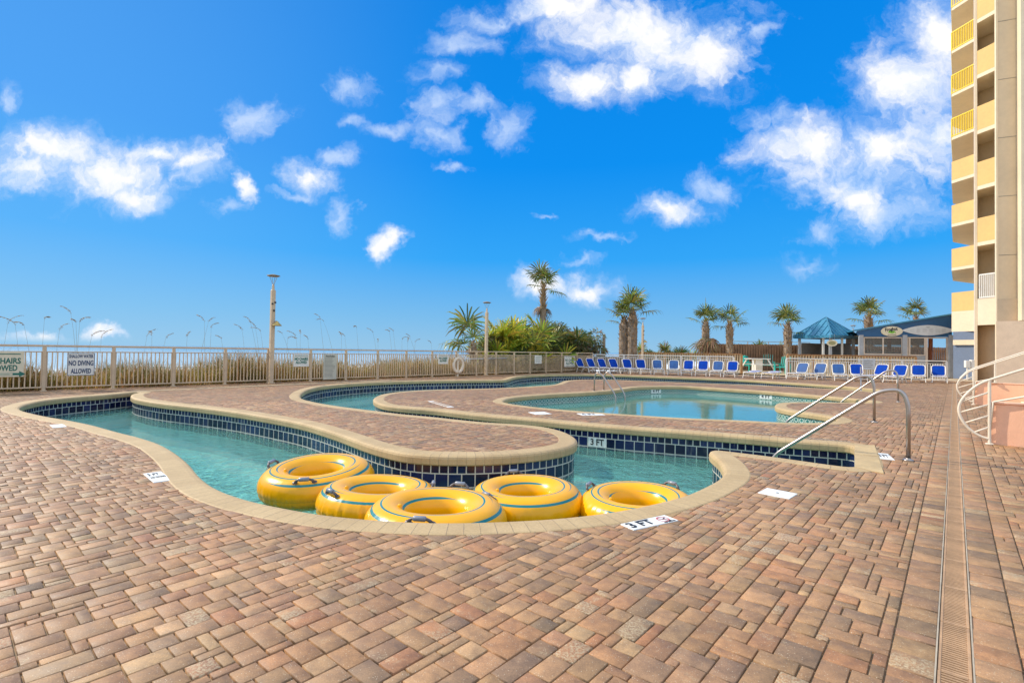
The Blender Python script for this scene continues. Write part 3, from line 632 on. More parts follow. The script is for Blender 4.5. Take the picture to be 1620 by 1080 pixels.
# ------------------------------------------------------------------ beach bar beside the tower
def build_bar():
    A, B = XY(1356, 34.6), XY(1505.5, 32.6); e = (B-A); W = e.length; rz = math.atan2(e.y, e.x)
    t = thing('beach_bar', 'low beach bar with a sloping blue fascia, grey posts and screened windows', 'building', (A.x, A.y, 0), rz)
    px2s = lambda px: (ray(px, 560).x*A.y - ray(px, 560).y*A.x)/(ray(px, 560).y*e.x/W - ray(px, 560).x*e.y/W)
    zat = lambda px, py: (lambda s: EYE + ray(px, py).z*((A+e/W*s).y/ray(px, py).y))(px2s(px))
    zl, zr, zb = zat(1358, 523.5), zat(1503, 497.5), zat(1430, 532.7)
    f = MB(); pts = [(0.1, zb), (W, zb), (W, zr), (0, zl), (-0.05, zl-.12)]
    vs = [(x, -.06, z) for x, z in pts] + [(x, .10, z) for x, z in pts]; n = len(pts)
    f.add(vs, [tuple(range(n)), tuple(range(2*n-1, n-1, -1))] + [(i, n+i, n+(i+1) % n, (i+1) % n) for i in range(n)]); f.build('fascia', M_BLUEF, t)
    r = MB(); r.beam((-.25, 2.4, zl+.02), (W+.1, 2.4, zr+.04), 5.1, 0.09); r.build('roof', M_BLUER, t)
    for px in (1362, 1431, 1504):
        s = px2s(px); m = MB(); m.box((s-.13, -.12, 0), (s+.13, .14, zb+.12), bev=.01); m.build('post', M_GREYP, t)
    def frame(x0, x1, y0, y1, mull=()):
        s0, s1 = px2s(x0), px2s(x1); z0, z1 = y1, y0; m = MB(); w_ = .07
        m.box((s0, -.02, z0), (s1, .06, z0+w_)); m.box((s0, -.02, z1-w_), (s1, .06, z1)); m.box((s0, -.02, z0+w_), (s0+w_, .06, z1-w_)); m.box((s1-w_, -.02, z0+w_), (s1, .06, z1-w_))
        for q in mull: s = px2s(q); m.box((s-.04, -.018, z0+w_), (s+.04, .058, z1-w_))
        o = m.build('window_frame', mat('window frame paint', (0.62, 0.52, 0.42), 0.6) if 'window frame paint' not in bpy.data.materials else bpy.data.materials['window frame paint'], t)
        p = MB(); p.box((s0+w_, .015, z0+w_), (s1-w_, .025, z1-w_)); p.build('pane', M_PANE, o)
    z_s = zat(1400, 561)
    frame(1366, 1428, zb-.02, z_s, (1397,)); frame(1435, 1464, zb-.02, z_s-.02, (1439,)); 
    d = MB(); s0, s1 = px2s(1464), px2s(1500); d.box((s0, -.03, zb-.10), (s1, .05, zb-.02)); d.box((s0, -.03, 0), (s0+.12, .05, zb-.1)); d.box((s1-.1, -.03, 0), (s1, .05, zb-.1)); d.build('doorway_frame', bpy.data.materials['window frame paint'], t)
    k = MB(); k.box((px2s(1365), .0, 0), (px2s(1464)-.01, .12, z_s-.03)); k.build('wall', M_GREYP, t)
    k = MB(); k.box((px2s(1466), .3, 1.02), (W-.35, .9, 1.10)); k.box((px2s(1466), .4, 0), (W-.35, .8, 1.02)); k.build('counter', M_DARK, t)
    k = MB(); k.box((0.2, 4.6, 0), (W*.62, 4.7, 1.75)); k.box((0.2, 4.6, 2.15), (W, 4.7, zl-.1)); k.box((0.2, 0.6, zb+.08), (W, 4.5, zb+.12)); k.build('back_wall', mat('bar interior paint', (0.42, 0.36, 0.30), 0.8), t)
    for px in (1420, 1490):
        m = MB(); s = px2s(px); m.box((s, 2.2, 0), (s+.2, 2.4, zb+.07)); m.build('inner_post', mat('red brown post', (0.42, 0.16, 0.09), 0.7) if 'red brown post' not in bpy.data.materials else bpy.data.materials['red brown post'], t)
    for q in range(5):
        m = MB(); s = W*(0.09+0.035*q); m.tube([(s, 1.0, 0), (s, 1.0, 2.4)], .022, 6, cap=False); m.build('inner_rail', M_WHITE, t)
    # signs hang on the fascia: things of their own
    def oval(name, label, px, py, wpx, hpx, m, yoff=-.10, pointed=False):
        s = px2s(px); z = zat(px, py); sc = (A+e/W*s).y/FPX; a, b2 = wpx/2*sc*1.0, hpx/2*sc
        c = A + e/W*s; nrm = Vector((e.y, -e.x))/W
        root = thing(name, label, 'sign', (c.x+nrm.x*-yoff, c.y+nrm.y*-yoff, z), rz)
        P = []
        for i in range(48):
            th = 2*math.pi*i/48; x = math.cos(th); P.append((a*x, (b2*math.sin(th) if not pointed else b2*math.copysign((1-abs(x)**1.9), math.sin(th)))))
        mb = MB(); mb.add([(x, -.012, y) for x, y in P]+[(x, .03, y) for x, y in P], [tuple(range(48)), tuple(range(95, 47, -1))]+[(i, 48+i, 48+(i+1) % 48, (i+1) % 48) for i in range(48)])
        mb.build('sign_board', m, root); return root, a, b2
    root, a, b2 = oval('oval_sign', 'cream oval sign with dark script and a green emblem on the blue fascia', 1410, 524, 28.5, 15.5, M_SIGNC)
    text('Froghut', .30, M_BLACK, root, (-.04*a, -.016, b2*.38), rot=(math.pi/2, -.12, 0), width=a*1.15, bold=.012)
    g = MB()
    for (x, z, rx_, rz_) in ((-.16, -.02, .30, .17), (.28, -.05, .17, .12), (-.42, -.2, .10, .10), (.5, -.22, .10, .09), (.02, -.26, .34, .10)):
        g.add([(a*.62*(x+rx_*math.cos(q*math.pi/8)), -.016-.0006*len(g.f), b2*1.1*(z+1.25*rz_*math.sin(q*math.pi/8))) for q in range(16)], [tuple(range(16))])
    g.build('emblem', mat('lime green paint', (0.16, 0.45, 0.03), 0.5), root)
    k = MB(); k.box((-.36*a, -.017, -b2*.76), (.40*a, -.0125, -b2*.66)); k.build('small_print', M_BLACK, root)
    root, a, b2 = oval('surfboard_sign', 'long white surfboard shaped sign with faint grey writing on the blue fascia', 1467, 522.5, 69, 16.5, mat('surfboard white', (0.60, 0.62, 0.62), 0.35, var=0.06), pointed=True)
    mg = mat('faded grey print', (0.44, 0.46, 0.46), 0.6)
    for (x, z, w_, hh) in [(q*.235*a-.66*a, .16*b2, .15*a, .13*b2) for q in range(6)]+[(q*.235*a-.66*a, -.22*b2, .15*a, .13*b2) for q in range(6)]:
        h = MB(); h.box((x, -.017, z-hh/2), (x+w_, -.0125, z+hh/2)); h.build('printed_mark', mg, root)
    h = MB(); h.add([(-.10*a, -.016, .62*b2), (.0, -.016, .40*b2), (.10*a, -.016, .62*b2), (.05*a, -.016, .74*b2), (-.05*a, -.016, .74*b2)], [(0, 1, 2, 3, 4)]); h.build('printed_heart', mg, root)
    # leaning paddle board seen through the window
    bd = thing('paddle_board', 'pale paddle board propped behind the bar window', 'surfboard', (*(A+e/W*px2s(1407)+Vector((.15, .85))), 0), rz)
    mb = MB(); n = 24; P = [(1.25*math.cos(2*math.pi*i/n), .28*math.sin(2*math.pi*i/n)) for i in range(n)]
    mb.add([(x, 0, 1.35+z) for x, z in P]+[(x, .07, 1.35+z) for x, z in P], [tuple(range(n)), tuple(range(2*n-1, n-1, -1))]+[(i, n+i, n+(i+1) % n, (i+1) % n) for i in range(n)])
    mb.build('board', bpy.data.materials['surfboard white'], bd)
    mb = MB(); mb.box((-.9, -.02, 0), (-.82, .1, 1.12)); mb.box((.82, -.02, 0), (.9, .1, 1.12)); mb.box((-.821, .0, .5), (.821, .06, .56)); mb.build('stand', M_GREYP, bd)
build_bar()

# ------------------------------------------------------------------ gazebo
def build_gazebo():
    c = XY(1306.5, 37.4); rz = math.atan2(-c.y, -c.x)+0.16
    t = thing('gazebo', 'open square gazebo with a ribbed blue metal pyramid roof', 'gazebo', (c.x, c.y, 0), rz)
    hd = 2.14; ez, az_ = 2.72, 4.12; cor = [(hd*math.cos(k*math.pi/2), hd*math.sin(k*math.pi/2)) for k in range(4)]
    r = MB()
    for k in range(4):
        a, b2 = Vector((*cor[k], ez)), Vector((*cor[(k+1) % 4], ez)); ap = Vector((0, 0, az_)); r.face([a, b2, ap])
        r.beam(a, ap, .09, .07)
        for i in range(1, 7):
            q = i/7; base = a.lerp(b2, q); m_ = min(q, 1-q)*2; endp = base + (ap-(a+b2)/2)*m_
            if (endp-base).length > .15: r.beam(base+Vector((0, 0, .02)), endp+Vector((0, 0, .02)), .035, .055)
    r.build('roof', M_BLUER, t)
    f = MB()
    for k in range(4): f.beam((*cor[k], ez-.09), (*cor[(k+1) % 4], ez-.09), .06, .20)
    f.build('fascia', M_BLUER, t)
    k_ = MB(); q = .93; k_.face([(x*q, y*q, ez-.15) for x, y in cor][::-1]); k_.build('ceiling', M_GREYP, t)
    for k in range(4):
        for s in (0.80, ):
            m = MB(); x, y = cor[k][0]*s, cor[k][1]*s; m.box((x-.09, y-.09, 0), (x+.09, y+.09, ez-.16), bev=.008); m.build('post', M_GREYP, t)
    for k in (0, 3):
        a, b2 = Vector(cor[k])*.8, Vector(cor[(k+1) % 4])*.8; p = a.lerp(b2, .78 if k == 3 else .5); m = MB(); m.box((p.x-.07, p.y-.07, 0), (p.x+.07, p.y+.07, ez-.16), bev=.008); m.build('post', M_WHITE, t)
    m = MB()
    for k in (1, 2):
        a, b2 = Vector((*cor[k], 1.15))*.78, Vector((*cor[(k+1) % 4], 1.15))*.78; a.z = b2.z = 1.15; m.beam(a.lerp(b2, .06), b2.lerp(a, .06), .05, 2.1)
    m.build('back_panel', M_SCREEN, t)
    m = MB(); a, b2 = Vector((*cor[0], .55))*1.0, Vector((*cor[3], .55)); a, b2 = a*.8, b2*.8; a.z = b2.z = .5; m.beam(a, b2, .08, 1.0); a, b2 = Vector(cor[0])*.8, Vector(cor[1])*.8; m.beam((*a, .5), (*b2, .5), .08, 1.0); m.build('half_wall', M_PICKET, t)
    s = thing('gazebo_sign', 'small cream oval sign hanging under the gazebo roof', 'sign', tuple(at(1316.5, 542.5, c.y-2.0)), -.30)
    mb = MB(); n = 24; P = [(.33*math.cos(2*math.pi*i/n), .23*math.sin(2*math.pi*i/n)) for i in range(n)]
    mb.add([(x, 0, z) for x, z in P]+[(x, .03, z) for x, z in P], [tuple(range(n)), tuple(range(2*n-1, n-1, -1))]+[(i, n+i, n+(i+1) % n, (i+1) % n) for i in range(n)]); mb.build('sign_board', M_SIGNC, s)
    mb = MB(); mb.add([(x*.68, -.006, z*.62) for x, z in P], [tuple(range(n))]); mb.build('printed_mark', mat('olive print', (0.32, 0.30, 0.14), 0.6), s)
    for x in (-.15, .15): mb = MB(); mb.tube([(x, .015, .2), (x, .015, .62)], .008, 5); mb.build('chain', M_GREYP, s)
build_gazebo()

# ------------------------------------------------------------------ fences and railings
def rail_panel(L_, top, r2, n, bot=.08, off=0.0):
    m = MB()
    m.box((0, -.032, top-.055), (L_, .032, top), bev=.008)
    if r2: m.box((0, -.018, r2-.03), (L_, .018, r2), bev=.004)
    m.box((0, -.018, bot), (L_, .018, bot+.035), bev=.004)
    for i in range(n):
        x = L_*(i+.5)/n; m.box((x-.0125, -.0125, bot+.035), (x+.0125, .0125, (r2-.03) if r2 else top-.055))
    return m
def fence_run(name, label, pts, top, r2, mp, mr, pw=.075, per=.105, cat='fence', skip=()):
    t = thing(name, label, cat, (pts[0][0], pts[0][1], 0))
    for i, p in enumerate(pts):
        q = Vector(p)-Vector(pts[0]); m = MB(); m.box((-pw/2, -pw/2, -.05), (pw/2, pw/2, top-.056), bev=.006); m.box((-pw*.85, -pw*.85, -.004), (pw*.85, pw*.85, .016))
        o = m.build('post', mp, t); o.location = (q.x, q.y, 0)
        nx = pts[i+1] if i+1 < len(pts) else None
        if nx is None or i in skip: continue
        dv = Vector(nx)-Vector(p); o.rotation_euler.z = math.atan2(dv.y, dv.x)
        ln = dv.length; m = rail_panel(ln, top, r2, max(3, round(ln/per))); o = m.build('fence_panel', mr, t); o.location = (q.x, q.y, 0); o.rotation_euler.z = math.atan2(dv.y, dv.x)
    return t
us = [on_v(px, 560, VF)[0] for px in (70.5, 180, 275, 356.7, 425, 491.7, 547.5, 598, 643, 684, 722, 754, 785, 813.5, 838.7, 863.7, 888.5, 912.8, 937.6)]
us = [us[0]-1.45*k for k in (7, 6, 5, 4, 3, 2, 1)] + us
fence_run('beach_fence', 'long cream metal picket fence between the paved deck and the dunes', [uv2w(u, VF) for u in us], 1.215, 1.045, M_FENCE, M_FENCE)
END = uv2w(us[-1], VF)
def sub(pts, step):
    out = []
    for a, b2 in zip(pts[:-1], pts[1:]):
        a, b2 = Vector(a), Vector(b2); n = max(1, round((b2-a).length/step)); out += [tuple(a.lerp(b2, i/n)) for i in range(n)]
    return out+[tuple(pts[-1])]
fence_run('pool_fence', 'white metal picket fence behind the loungers at the far end, left of the opening', sub([END]+F2L[1:], 1.7), 1.13, 0.98, M_WHITE, M_WHITE, per=.115)
fence_run('pool_fence', 'white metal picket fence behind the loungers in front of the bar, right of the opening', sub(F2R, 1.7), 1.10, 0.95, M_WHITE, M_WHITE, per=.115)
def wood_rail(label, pts, top):
    t = thing('deck_railing', label, 'railing', (*pts[0], 0))
    for i, p in enumerate(pts):
        q = Vector(p)-Vector(pts[0]); m = MB(); m.box((-.06, -.06, 0), (.06, .06, top-.05)); o = m.build('post', M_WOODR, t); o.location = (q.x, q.y, 0)
        if i+1 == len(pts): break
        dv = Vector(pts[i+1])-Vector(p); a = math.atan2(dv.y, dv.x); o.rotation_euler.z = a; ln = dv.length
        m = MB(); m.box((0, -.09, top-.05), (ln, .09, top)); m.box((0.06, -.022, top-.15), (ln-.06, .022, top-.052)); o = m.build('top_rail', M_WOODR, t); o.location = (q.x, q.y, 0); o.rotation_euler.z = a
        m = MB(); n = round(ln/.155)
        for k in range(n): x = (k+.5)*ln/n; m.box((x-.036, -.065, .06), (x+.036, -.024, top-.07))
        o = m.build('pickets', M_PICKET, t); o.location = (q.x, q.y, 0); o.rotation_euler.z = a
wood_rail('orange timber deck railing with pale pickets behind the left row of loungers', [tuple(XY(px, Y)) for px, Y in ((1012, 35.6), (1052, 35.1), (1093, 34.5), (1134, 33.8), (1173, 33.0))], 1.31)
wood_rail('orange timber deck railing with pale pickets in front of the gazebo and bar', [tuple(XY(px, Y)) for px, Y in ((1246, 31.2), (1286, 31.0), (1326, 30.7), (1366, 30.4), (1407, 30.1), (1448, 29.8))], 1.33)
def board_fence(name, label, pts, top, mm, spacing, bw, depth=.05, z0=0.0, pm=None):
    t = thing(name, label, 'fence', (*pts[0], 0))
    for i, p in enumerate(pts):
        q = Vector(p)-Vector(pts[0]); m = MB(); m.box((-.06, .03, z0), (.06, .14, top-.06)); o = m.build('post', pm or mm, t); o.location = (q.x, q.y, 0)
        if i+1 == len(pts): break
        dv = Vector(pts[i+1])-Vector(p); a = math.atan2(dv.y, dv.x); ln = dv.length; o.rotation_euler.z = a
        m = MB(); n = round(ln/spacing); rg = random.Random(i*7+3)
        for k in range(n):
            x = (k+.5)*ln/n; m.box((x-bw/2, -depth, z0), (x+bw/2, -.005, top+rg.uniform(-.02, .012))); m.box((x+bw/2-.02, .031, z0), (x+bw*1.5, .06, top-.02))
        m.box((0, -.004, top*.30), (ln, .03, top*.30+.09)); m.box((0, -.004, top*.82), (ln, .03, top*.82+.09))
        o = m.build('fence_boards', mm, t); o.location = (q.x, q.y, 0); o.rotation_euler.z = a
board_fence('board_fence', 'tall brown shadow box timber fence behind the picnic table and gazebo', sub([tuple(XY(1125, 40.6)), tuple(XY(1262, 40.0)), tuple(XY(1500, 41.5))], 2.6), 2.10, M_BOARD, .20, .115)
ug = [on_v(px, 575, VF-1.3)[0] for px in (762, 938)]
board_fence('boardwalk_fence', 'weathered grey slatted boardwalk fence behind the picket fence', sub([uv2w(ug[0], VF-1.3), uv2w(ug[1], VF-1.3), tuple(XY(990, 37.2)), tuple(XY(1032, 36.8))], 2.4), 0.98, M_GREYW, .125, .085)
t = thing('walkway_railing', 'thin grey metal railing of the beach walkway above the brown board fence', 'railing', (*XY(1150, 46), 0))
pts = [XY(1150, 46)-XY(1150, 46), XY(1281, 46)-XY(1150, 46)]
m = MB()
for z in (2.45, 1.95): m.beam((*pts[0], z), (*pts[1], z), .05, .05)
m.build('rail', M_GREYP, t)
for k in range(5):
    p = pts[0].lerp(pts[1], k/4); m = MB(); m.box((p.x-.03, p.y-.03, -.05), (p.x+.03, p.y+.03, 2.42)); m.build('post', M_GREYP, t)
# timber floor behind the fences
fl = MB(); fl.face([(*XY(985, 37), .012), (*XY(1173, 32.9), .012), (*XY(1246, 31.1), .012), (*XY(1450, 29.9), .012), (*XY(1510, 42), .012), (*XY(1120, 42), .012)])
tag(fl.build('deck_floor', M_PICKET), kind='structure')

# ------------------------------------------------------------------ stairs, salmon walls and looped railings at the right
S_U0 = w2uv(7.03, 7.46)[0]; S_V0 = 0.385
def stair_wall(label, u_face, dirn):
    t = thing('stair_wall', label, 'wall', (*uv2w(u_face, S_V0), 0), math.atan2(-ST, CT))      # local x runs along +v, local y along +u
    m = MB(); m.box((0, 0, -.05), (5.5, .26, .585), bev=.006); m.build('wall_body', M_SALMON, t)
    m = MB(); m.box((.0, -.012, .586), (5.5, .272, .612), bev=.006); m.build('wall_cap', M_SALMON, t)
stair_wall('low salmon stucco stair wall in the right foreground', S_U0, 1)
stair_wall('low salmon stucco stair wall behind the nearer one', S_U0+8.3, 1)
t = thing('staircase', 'wide pale stairs between the two salmon walls', 'stairs', (*uv2w(S_U0+.27, S_V0+.9), 0), math.atan2(-ST, CT))
for k in range(4): m = MB(); m.box((.32*k, 0, .155*k-.02), (.32*(k+1)+(4 if k == 3 else 0), 8.02, .155*(k+1)), bev=.01); m.build('step', M_CREAMB, t)
def loop_rail(label, u_off, second):
    t = thing('stair_railing', label, 'railing', (*uv2w(S_U0+u_off, S_V0), 0), math.atan2(-ST, CT))
    sl = math.tan(R(25)); y = -.045
    loop = [(5.0, .94+5.0*sl), (2.0, .94+2*sl), (.6, .94+.6*sl), (.0, .94), (-.11, .875), (-.22, .76), (-.31, .62), (-.345, .48), (-.31, .33), (-.22, .19), (-.1, .10), (0, .075)]
    def sm(pts):
        P = [Vector((a, y, b)) for a, b in pts]
        for _ in range(2):
            Q = [P[0]]
            for a, b in zip(P[:-1], P[1:]): Q += [a*.75+b*.25, a*.25+b*.75]
            P = Q+[P[-1]]
        return P
    m = MB(); m.tube(sm(loop), .0195, 10); m.build('handrail', M_CRAIL, t, smooth=True)
    m = MB(); m.tube([(0, y, .13), (.04, y, .62), (.5, y, .66+.1), (5.0, y, .66+5*sl*.97)], .0155, 8); m.build('lower_rail', M_CRAIL, t, smooth=True)
    for x, zz in ((0, 0), (.42, .61), (1.6, .61), (3.0, .61)):
        m = MB(); m.tube([(x, y, zz), (x, y, .94+x*sl-.01)], .0205, 10); m.lathe([(.0, .0), (.05, .0), (.05, .012), (.026, .02)], (x, y, zz), 12); m.build('post', M_CRAIL, t, smooth=False)
    for (x0, z0, z1) in ((-.30, .60, .76), (-.335, .43, .58), (-.29, .27, .42), (-.19, .14, .25)):
        m = MB(); m.tube([(x0, y, z0), (0, y, z1)], .013, 8); m.build('rung', M_CRAIL, t, smooth=True)
    if second:
        m = MB(); m.tube([(5.0, y+.12, .98+5*sl), (.1, y+.12, .98+.1*sl), (-.12, y+.12, .90), (-.26, y+.12, .72), (-.29, y+.1, .5)], .02, 8); m.build('handrail', M_CRAIL, t, smooth=True)
loop_rail('white looped stair railing in front of the nearer salmon wall', 0.0, False)
loop_rail('white double stair railing by the farther salmon wall', 8.3, True)
p = at(1535, 577, 29.2)
t = thing('utility_box', 'small cream utility box on two posts against the blue wall', 'electrical box', (p.x, p.y, 0), -.25)
m = MB(); m.box((-.26, -.1, .72), (-.03, .1, 1.12), bev=.012); m.box((.0, -.12, .66), (.26, .12, 1.16), bev=.012); m.build('cabinet', M_WHITE, t)
for x in (-.14, .13): m = MB(); m.box((x-.03, -.03, 0), (x+.03, .03, .73)); m.build('post', M_WHITE, t)
# ------------------------------------------------------------------ trench drain: one frame, every grate its own part
M_GRATE = mat('tan polymer grate', (0.44, 0.265, 0.14), 0.6, var=0.15, vs=5, bump=0.15)
M_DRAINW = mat('drain edging', (0.40, 0.33, 0.24), 0.6, var=0.15)
t = thing('trench_drain', 'long straight trench drain with tan slotted grates set in the paving', 'drain', (*uv2w(0, 0), 0), ROTU)
m = MB()
for s in (-1, 1): m.box((-2.0, s*.0555-.003*0 - (.006 if s < 0 else 0), -.12), (37.5, s*.0555+(.006 if s > 0 else 0), .001))
m.box((-2.0, -.0555, -.125), (37.5, .0555, -.12)); m.build('channel', M_DRAINW, t)
g = MB(); GL = .495
g.box((0, -.053, -.022), (GL, -.041, -.002), bev=.002); g.box((0, .041, -.022), (GL, .053, -.002), bev=.002)
ns = 24
for i in range(ns+1):
    x = i*(GL-.008)/ns; g.box((x, -.041, -.02), (x+(.0095 if 0 < i < ns else .014 if i == 0 else .008), .041, -.0028))
o = g.build('grate', M_GRATE, t); o.location = (-1.8, 0, 0)
for k in range(1, 77): c = o.copy(); COL.objects.link(c); c.parent = t; c.location = (-1.8+.5*k, 0, random.uniform(-.0012, .0008))
def strip_drain(label, a, b2):
    a, b2 = Vector((*a, 0)), Vector((*b2, 0)); d = (b2-a); t = thing('strip_drain', label, 'drain', a, math.atan2(d.y, d.x)); ln = d.length
    m = MB(); m.box((0, -.022, -.02), (ln, .022, .0035)); m.build('cover', M_DRAINW, t)
    m = MB(); n = int(ln/.05)
    for i in range(n): m.box((i*.05+.012, -.011, .0036), (i*.05+.038, .011, .0042))
    m.build('slots', M_DARK, t)
strip_drain('narrow perforated strip drain beside the main pool', G(1085, 674), G(1345, 699))
strip_drain('short perforated strip drain that meets the trench drain', G(1440, 702.5), G(1501, 707.5))

# ------------------------------------------------------------------ inner tubes
def tube_mat():
    m, tt, p = newmat('yellow inflatable vinyl'); b = NB(tt)
    s = b.n('ShaderNodeSeparateXYZ', {0: b.n('ShaderNodeUVMap', uv_map='UVMap').outputs[0]}); u, v = s.outputs[0], s.outputs[1]
    co = b.n('ShaderNodeTexCoord').outputs['Object']; inf = b.n('ShaderNodeObjectInfo').outputs['Random']
    tot = None
    for (v0, wd, ph, gap) in ((0.125, 0.0125, 0.1, -0.55), (0.205, 0.0075, 0.45, -0.72), (0.265, 0.0075, 0.8, -0.60), (0.385, 0.011, 0.25, -0.9)):
        a = b.m('SINE', b.m('MULTIPLY', b.m('ADD', b.m('ADD', u, ph), inf), 6.2832)); wv = b.m('MULTIPLY', b.rng(a, gap-.12, gap+.5, 0.0, 1.0), wd)
        k = b.m('LESS_THAN', b.m('ABSOLUTE', b.m('SUBTRACT', v, v0)), wv); tot = k if tot is None else b.m('MAXIMUM', tot, k)
    seam = b.m('LESS_THAN', b.m('ABSOLUTE', b.m('SUBTRACT', v, 0.97)), 0.005)
    n1 = b.noise(co, 4, 4).outputs['Fac']; base = b.mix(n1, (0.88, 0.385, 0.0, 1), (0.92, 0.44, 0.001, 1))
    c = b.mix(b.m('MULTIPLY', seam, 0.5), base, (0.55, 0.26, 0.01, 1)); c = b.mix(tot, c, (0.008, 0.20, 0.21, 1))
    b.link(c, p.inputs['Base Color']); p.inputs['Roughness'].default_value = 0.30; p.inputs['Specular IOR Level'].default_value = 0.35; p.inputs['Coat Weight'].default_value = 0.12; p.inputs['Coat Roughness'].default_value = 0.08
    p.inputs['Subsurface Weight'].default_value = 0.0
    pk = b.noise(b.n('ShaderNodeCombineXYZ', {0: b.m('MULTIPLY', u, 46.0), 1: b.m('MULTIPLY', v, 2.5), 2: b.m('MULTIPLY', inf, 9.0)}).outputs[0], 1.0, 3, 0.6).outputs['Fac']
    band_ = b.m('MULTIPLY', b.rng(b.m('ABSOLUTE', b.m('SUBTRACT', b.m('FRACT', b.m('ADD', v, 0.5)), 0.44)), 0.125, 0.02), b.rng(b.noise(co, 2.6, 2).outputs['Fac'], 0.40, 0.58, 0.25, 1.0))
    pk = b.m('MULTIPLY', b.rng(pk, 0.38, 0.62), band_)
    h = b.m('ADD', b.m('MULTIPLY', pk, 3.2), b.m('MULTIPLY', b.noise(co, 9, 3).outputs['Fac'], 0.5))
    b.link(b.n('ShaderNodeBump', {'Strength': 0.22, 'Distance': 0.02, 'Height': h}).outputs[0], p.inputs['Normal'])
    return m
M_TUBE = tube_mat(); M_RUB = mat('dark grey vinyl', (0.10, 0.085, 0.085), 0.4, var=0.1); M_GRIP = mat('pale grey grip', (0.22, 0.24, 0.28), 0.3, var=0.08)
RMAJ, RMIN = .412, .178
def tube_mesh(seed):
    rg = random.Random(seed); nu, nv = 160, 56; V, F, UV = [], [], []
    ph = [rg.uniform(0, 6.28) for _ in range(8)]; cen = rg.uniform(0, 6.28)
    def pt(i, j):
        th, a = 2*math.pi*i/nu, 2*math.pi*j/nv
        w_ = math.exp(-((math.sin(a/2+.10))/.34)**2)*(1 if math.cos(a) > 0 else 0)        # wrinkles gather at the outer welded seam
        low = math.exp(-((a-6.0+ (6.283 if a < 1 else 0)*0)/.35)**2)
        patch = max(0, math.cos(th-cen))**2*.8+.25
        wr = sum(math.sin(th*f+ph[k]) for k, f in enumerate((37, 53, 71, 90)))*.25
        r = RMIN*(1+.17*wr*w_*patch + .012*math.sin(3*th+ph[5])) - .010*math.exp(-((math.sin((a-6.1)/2))/.035)**2)
        return ((RMAJ+r*math.cos(a))*math.cos(th), (RMAJ+r*math.cos(a))*math.sin(th), r*.96*math.sin(a))
    for i in range(nu):
        for j in range(nv): V.append(pt(i, j))
    mb = MB(); mb.v = V
    for i in range(nu):
        for j in range(nv):
            i2, j2 = (i+1) % nu, (j+1) % nv; mb.f.append((i*nv+j, i2*nv+j, i2*nv+j2, i*nv+j2)); mb.c.append(None); mb.mi.append(0)
            mb.uv.append([(i/nu, j/nv), ((i+1)/nu, j/nv), ((i+1)/nu, (j+1)/nv), (i/nu, (j+1)/nv)])
    return mb
def tube_handle(parent, th, phi=58, yaw=0):
    a = R(phi); r = RMIN+.004; c = Vector((RMAJ+r*math.cos(a), 0, r*.96*math.sin(a))); n = Vector((math.cos(a), 0, math.sin(a)))
    y = Vector((0, 1, 0)); x = y.cross(n); fr = Matrix(((x.x, y.x, n.x, c.x), (x.y, y.y, n.y, c.y), (x.z, y.z, n.z, c.z), (0, 0, 0, 1)))
    fr = Matrix.Rotation(th, 4, 'Z') @ fr
    fr = fr @ Matrix.Scale(.78, 4)
    arch = [Vector(p) for p in ((0, -.115, .0), (0, -.105, .022), (0, -.075, .048), (0, 0, .056), (0, .075, .048), (0, .105, .022), (0, .115, 0))]
    m = MB(); m.tube([fr @ p for p in arch], [.014, .013, .012, .012, .012, .013, .014], 8)
    for s in (-1, 1):
        vs = [fr @ Vector((.026*math.cos(q*math.pi/8), s*.118+.034*math.sin(q*math.pi/8), .0)) for q in range(16)]; vt = [fr @ Vector((.022*math.cos(q*math.pi/8), s*.118+.030*math.sin(q*math.pi/8), .007)) for q in range(16)]
        m.add(vs+vt, [tuple(range(16, 32))]+[(i, (i+1) % 16, 16+(i+1) % 16, 16+i) for i in range(16)])
    h = m.build('handle', M_RUB, parent, smooth=True)
    m = MB(); m.tube([fr @ Vector((0, -.062, .052)), fr @ Vector((0, -.055, .055)), fr @ Vector((0, .055, .055)), fr @ Vector((0, .062, .052))], [.014, .0205, .0205, .014], 10); m.build('grip', M_GRIP, h, smooth=True)
WZ = -.405
def inner_tube(label, x, y, z, sc, rot, tilt, handles, seed):
    t = thing('inner_tube', label, 'inner tube', (x, y, z), 0, 'yellow inner tubes on the water'); t.scale = (sc, sc, sc); t.rotation_euler = (R(tilt[0]), R(tilt[1]), rot)
    tube_mesh(seed).build('ring', M_TUBE, t, smooth=True)
    for th in handles: tube_handle(t, R(th)-rot)
    m = MB(); a = R(70); th = R(200)-rot; m.lathe([(.018, -.004), (.018, .012), (.013, .02), (0, .021)], ((RMAJ-.1)*math.cos(th), (RMAJ-.1)*math.sin(th), RMIN*.80), 10); m.build('valve', M_TUBE, t, smooth=True)
    return t
def place(px, Y): return XY(px, Y)
p = place(507, 5.80); inner_tube('yellow inner tube farthest left, tilted up against the dark tiled island wall', p.x, p.y, WZ+.15, 1.05, .3, (4, -3), (172, -82), 1)
p = place(604, 5.17); inner_tube('yellow inner tube second from the left with a wrinkled front side', p.x, p.y, WZ+.11, 1.02, 1.2, (1, 2), (-132, -58, 8), 2)
p = place(696, 4.41); inner_tube('nearest yellow inner tube, centred, its front handle touching the coping', p.x, p.y, WZ+.175, 1.03, 2.2, (1, 0), (-96, 75), 3)
p = place(836, 5.17); inner_tube('yellow inner tube right of the nearest one, against the rounded island tip', p.x, p.y, WZ+.13, 0.98, 3.1, (-1, 1), (-138, 104), 4)
p = place(1012, 4.98); t5 = inner_tube('yellow inner tube farthest right, beside the 3 FT deck marker', p.x, p.y, WZ+.12, 0.97, 4.0, (0, 2), (148, 34), 5)
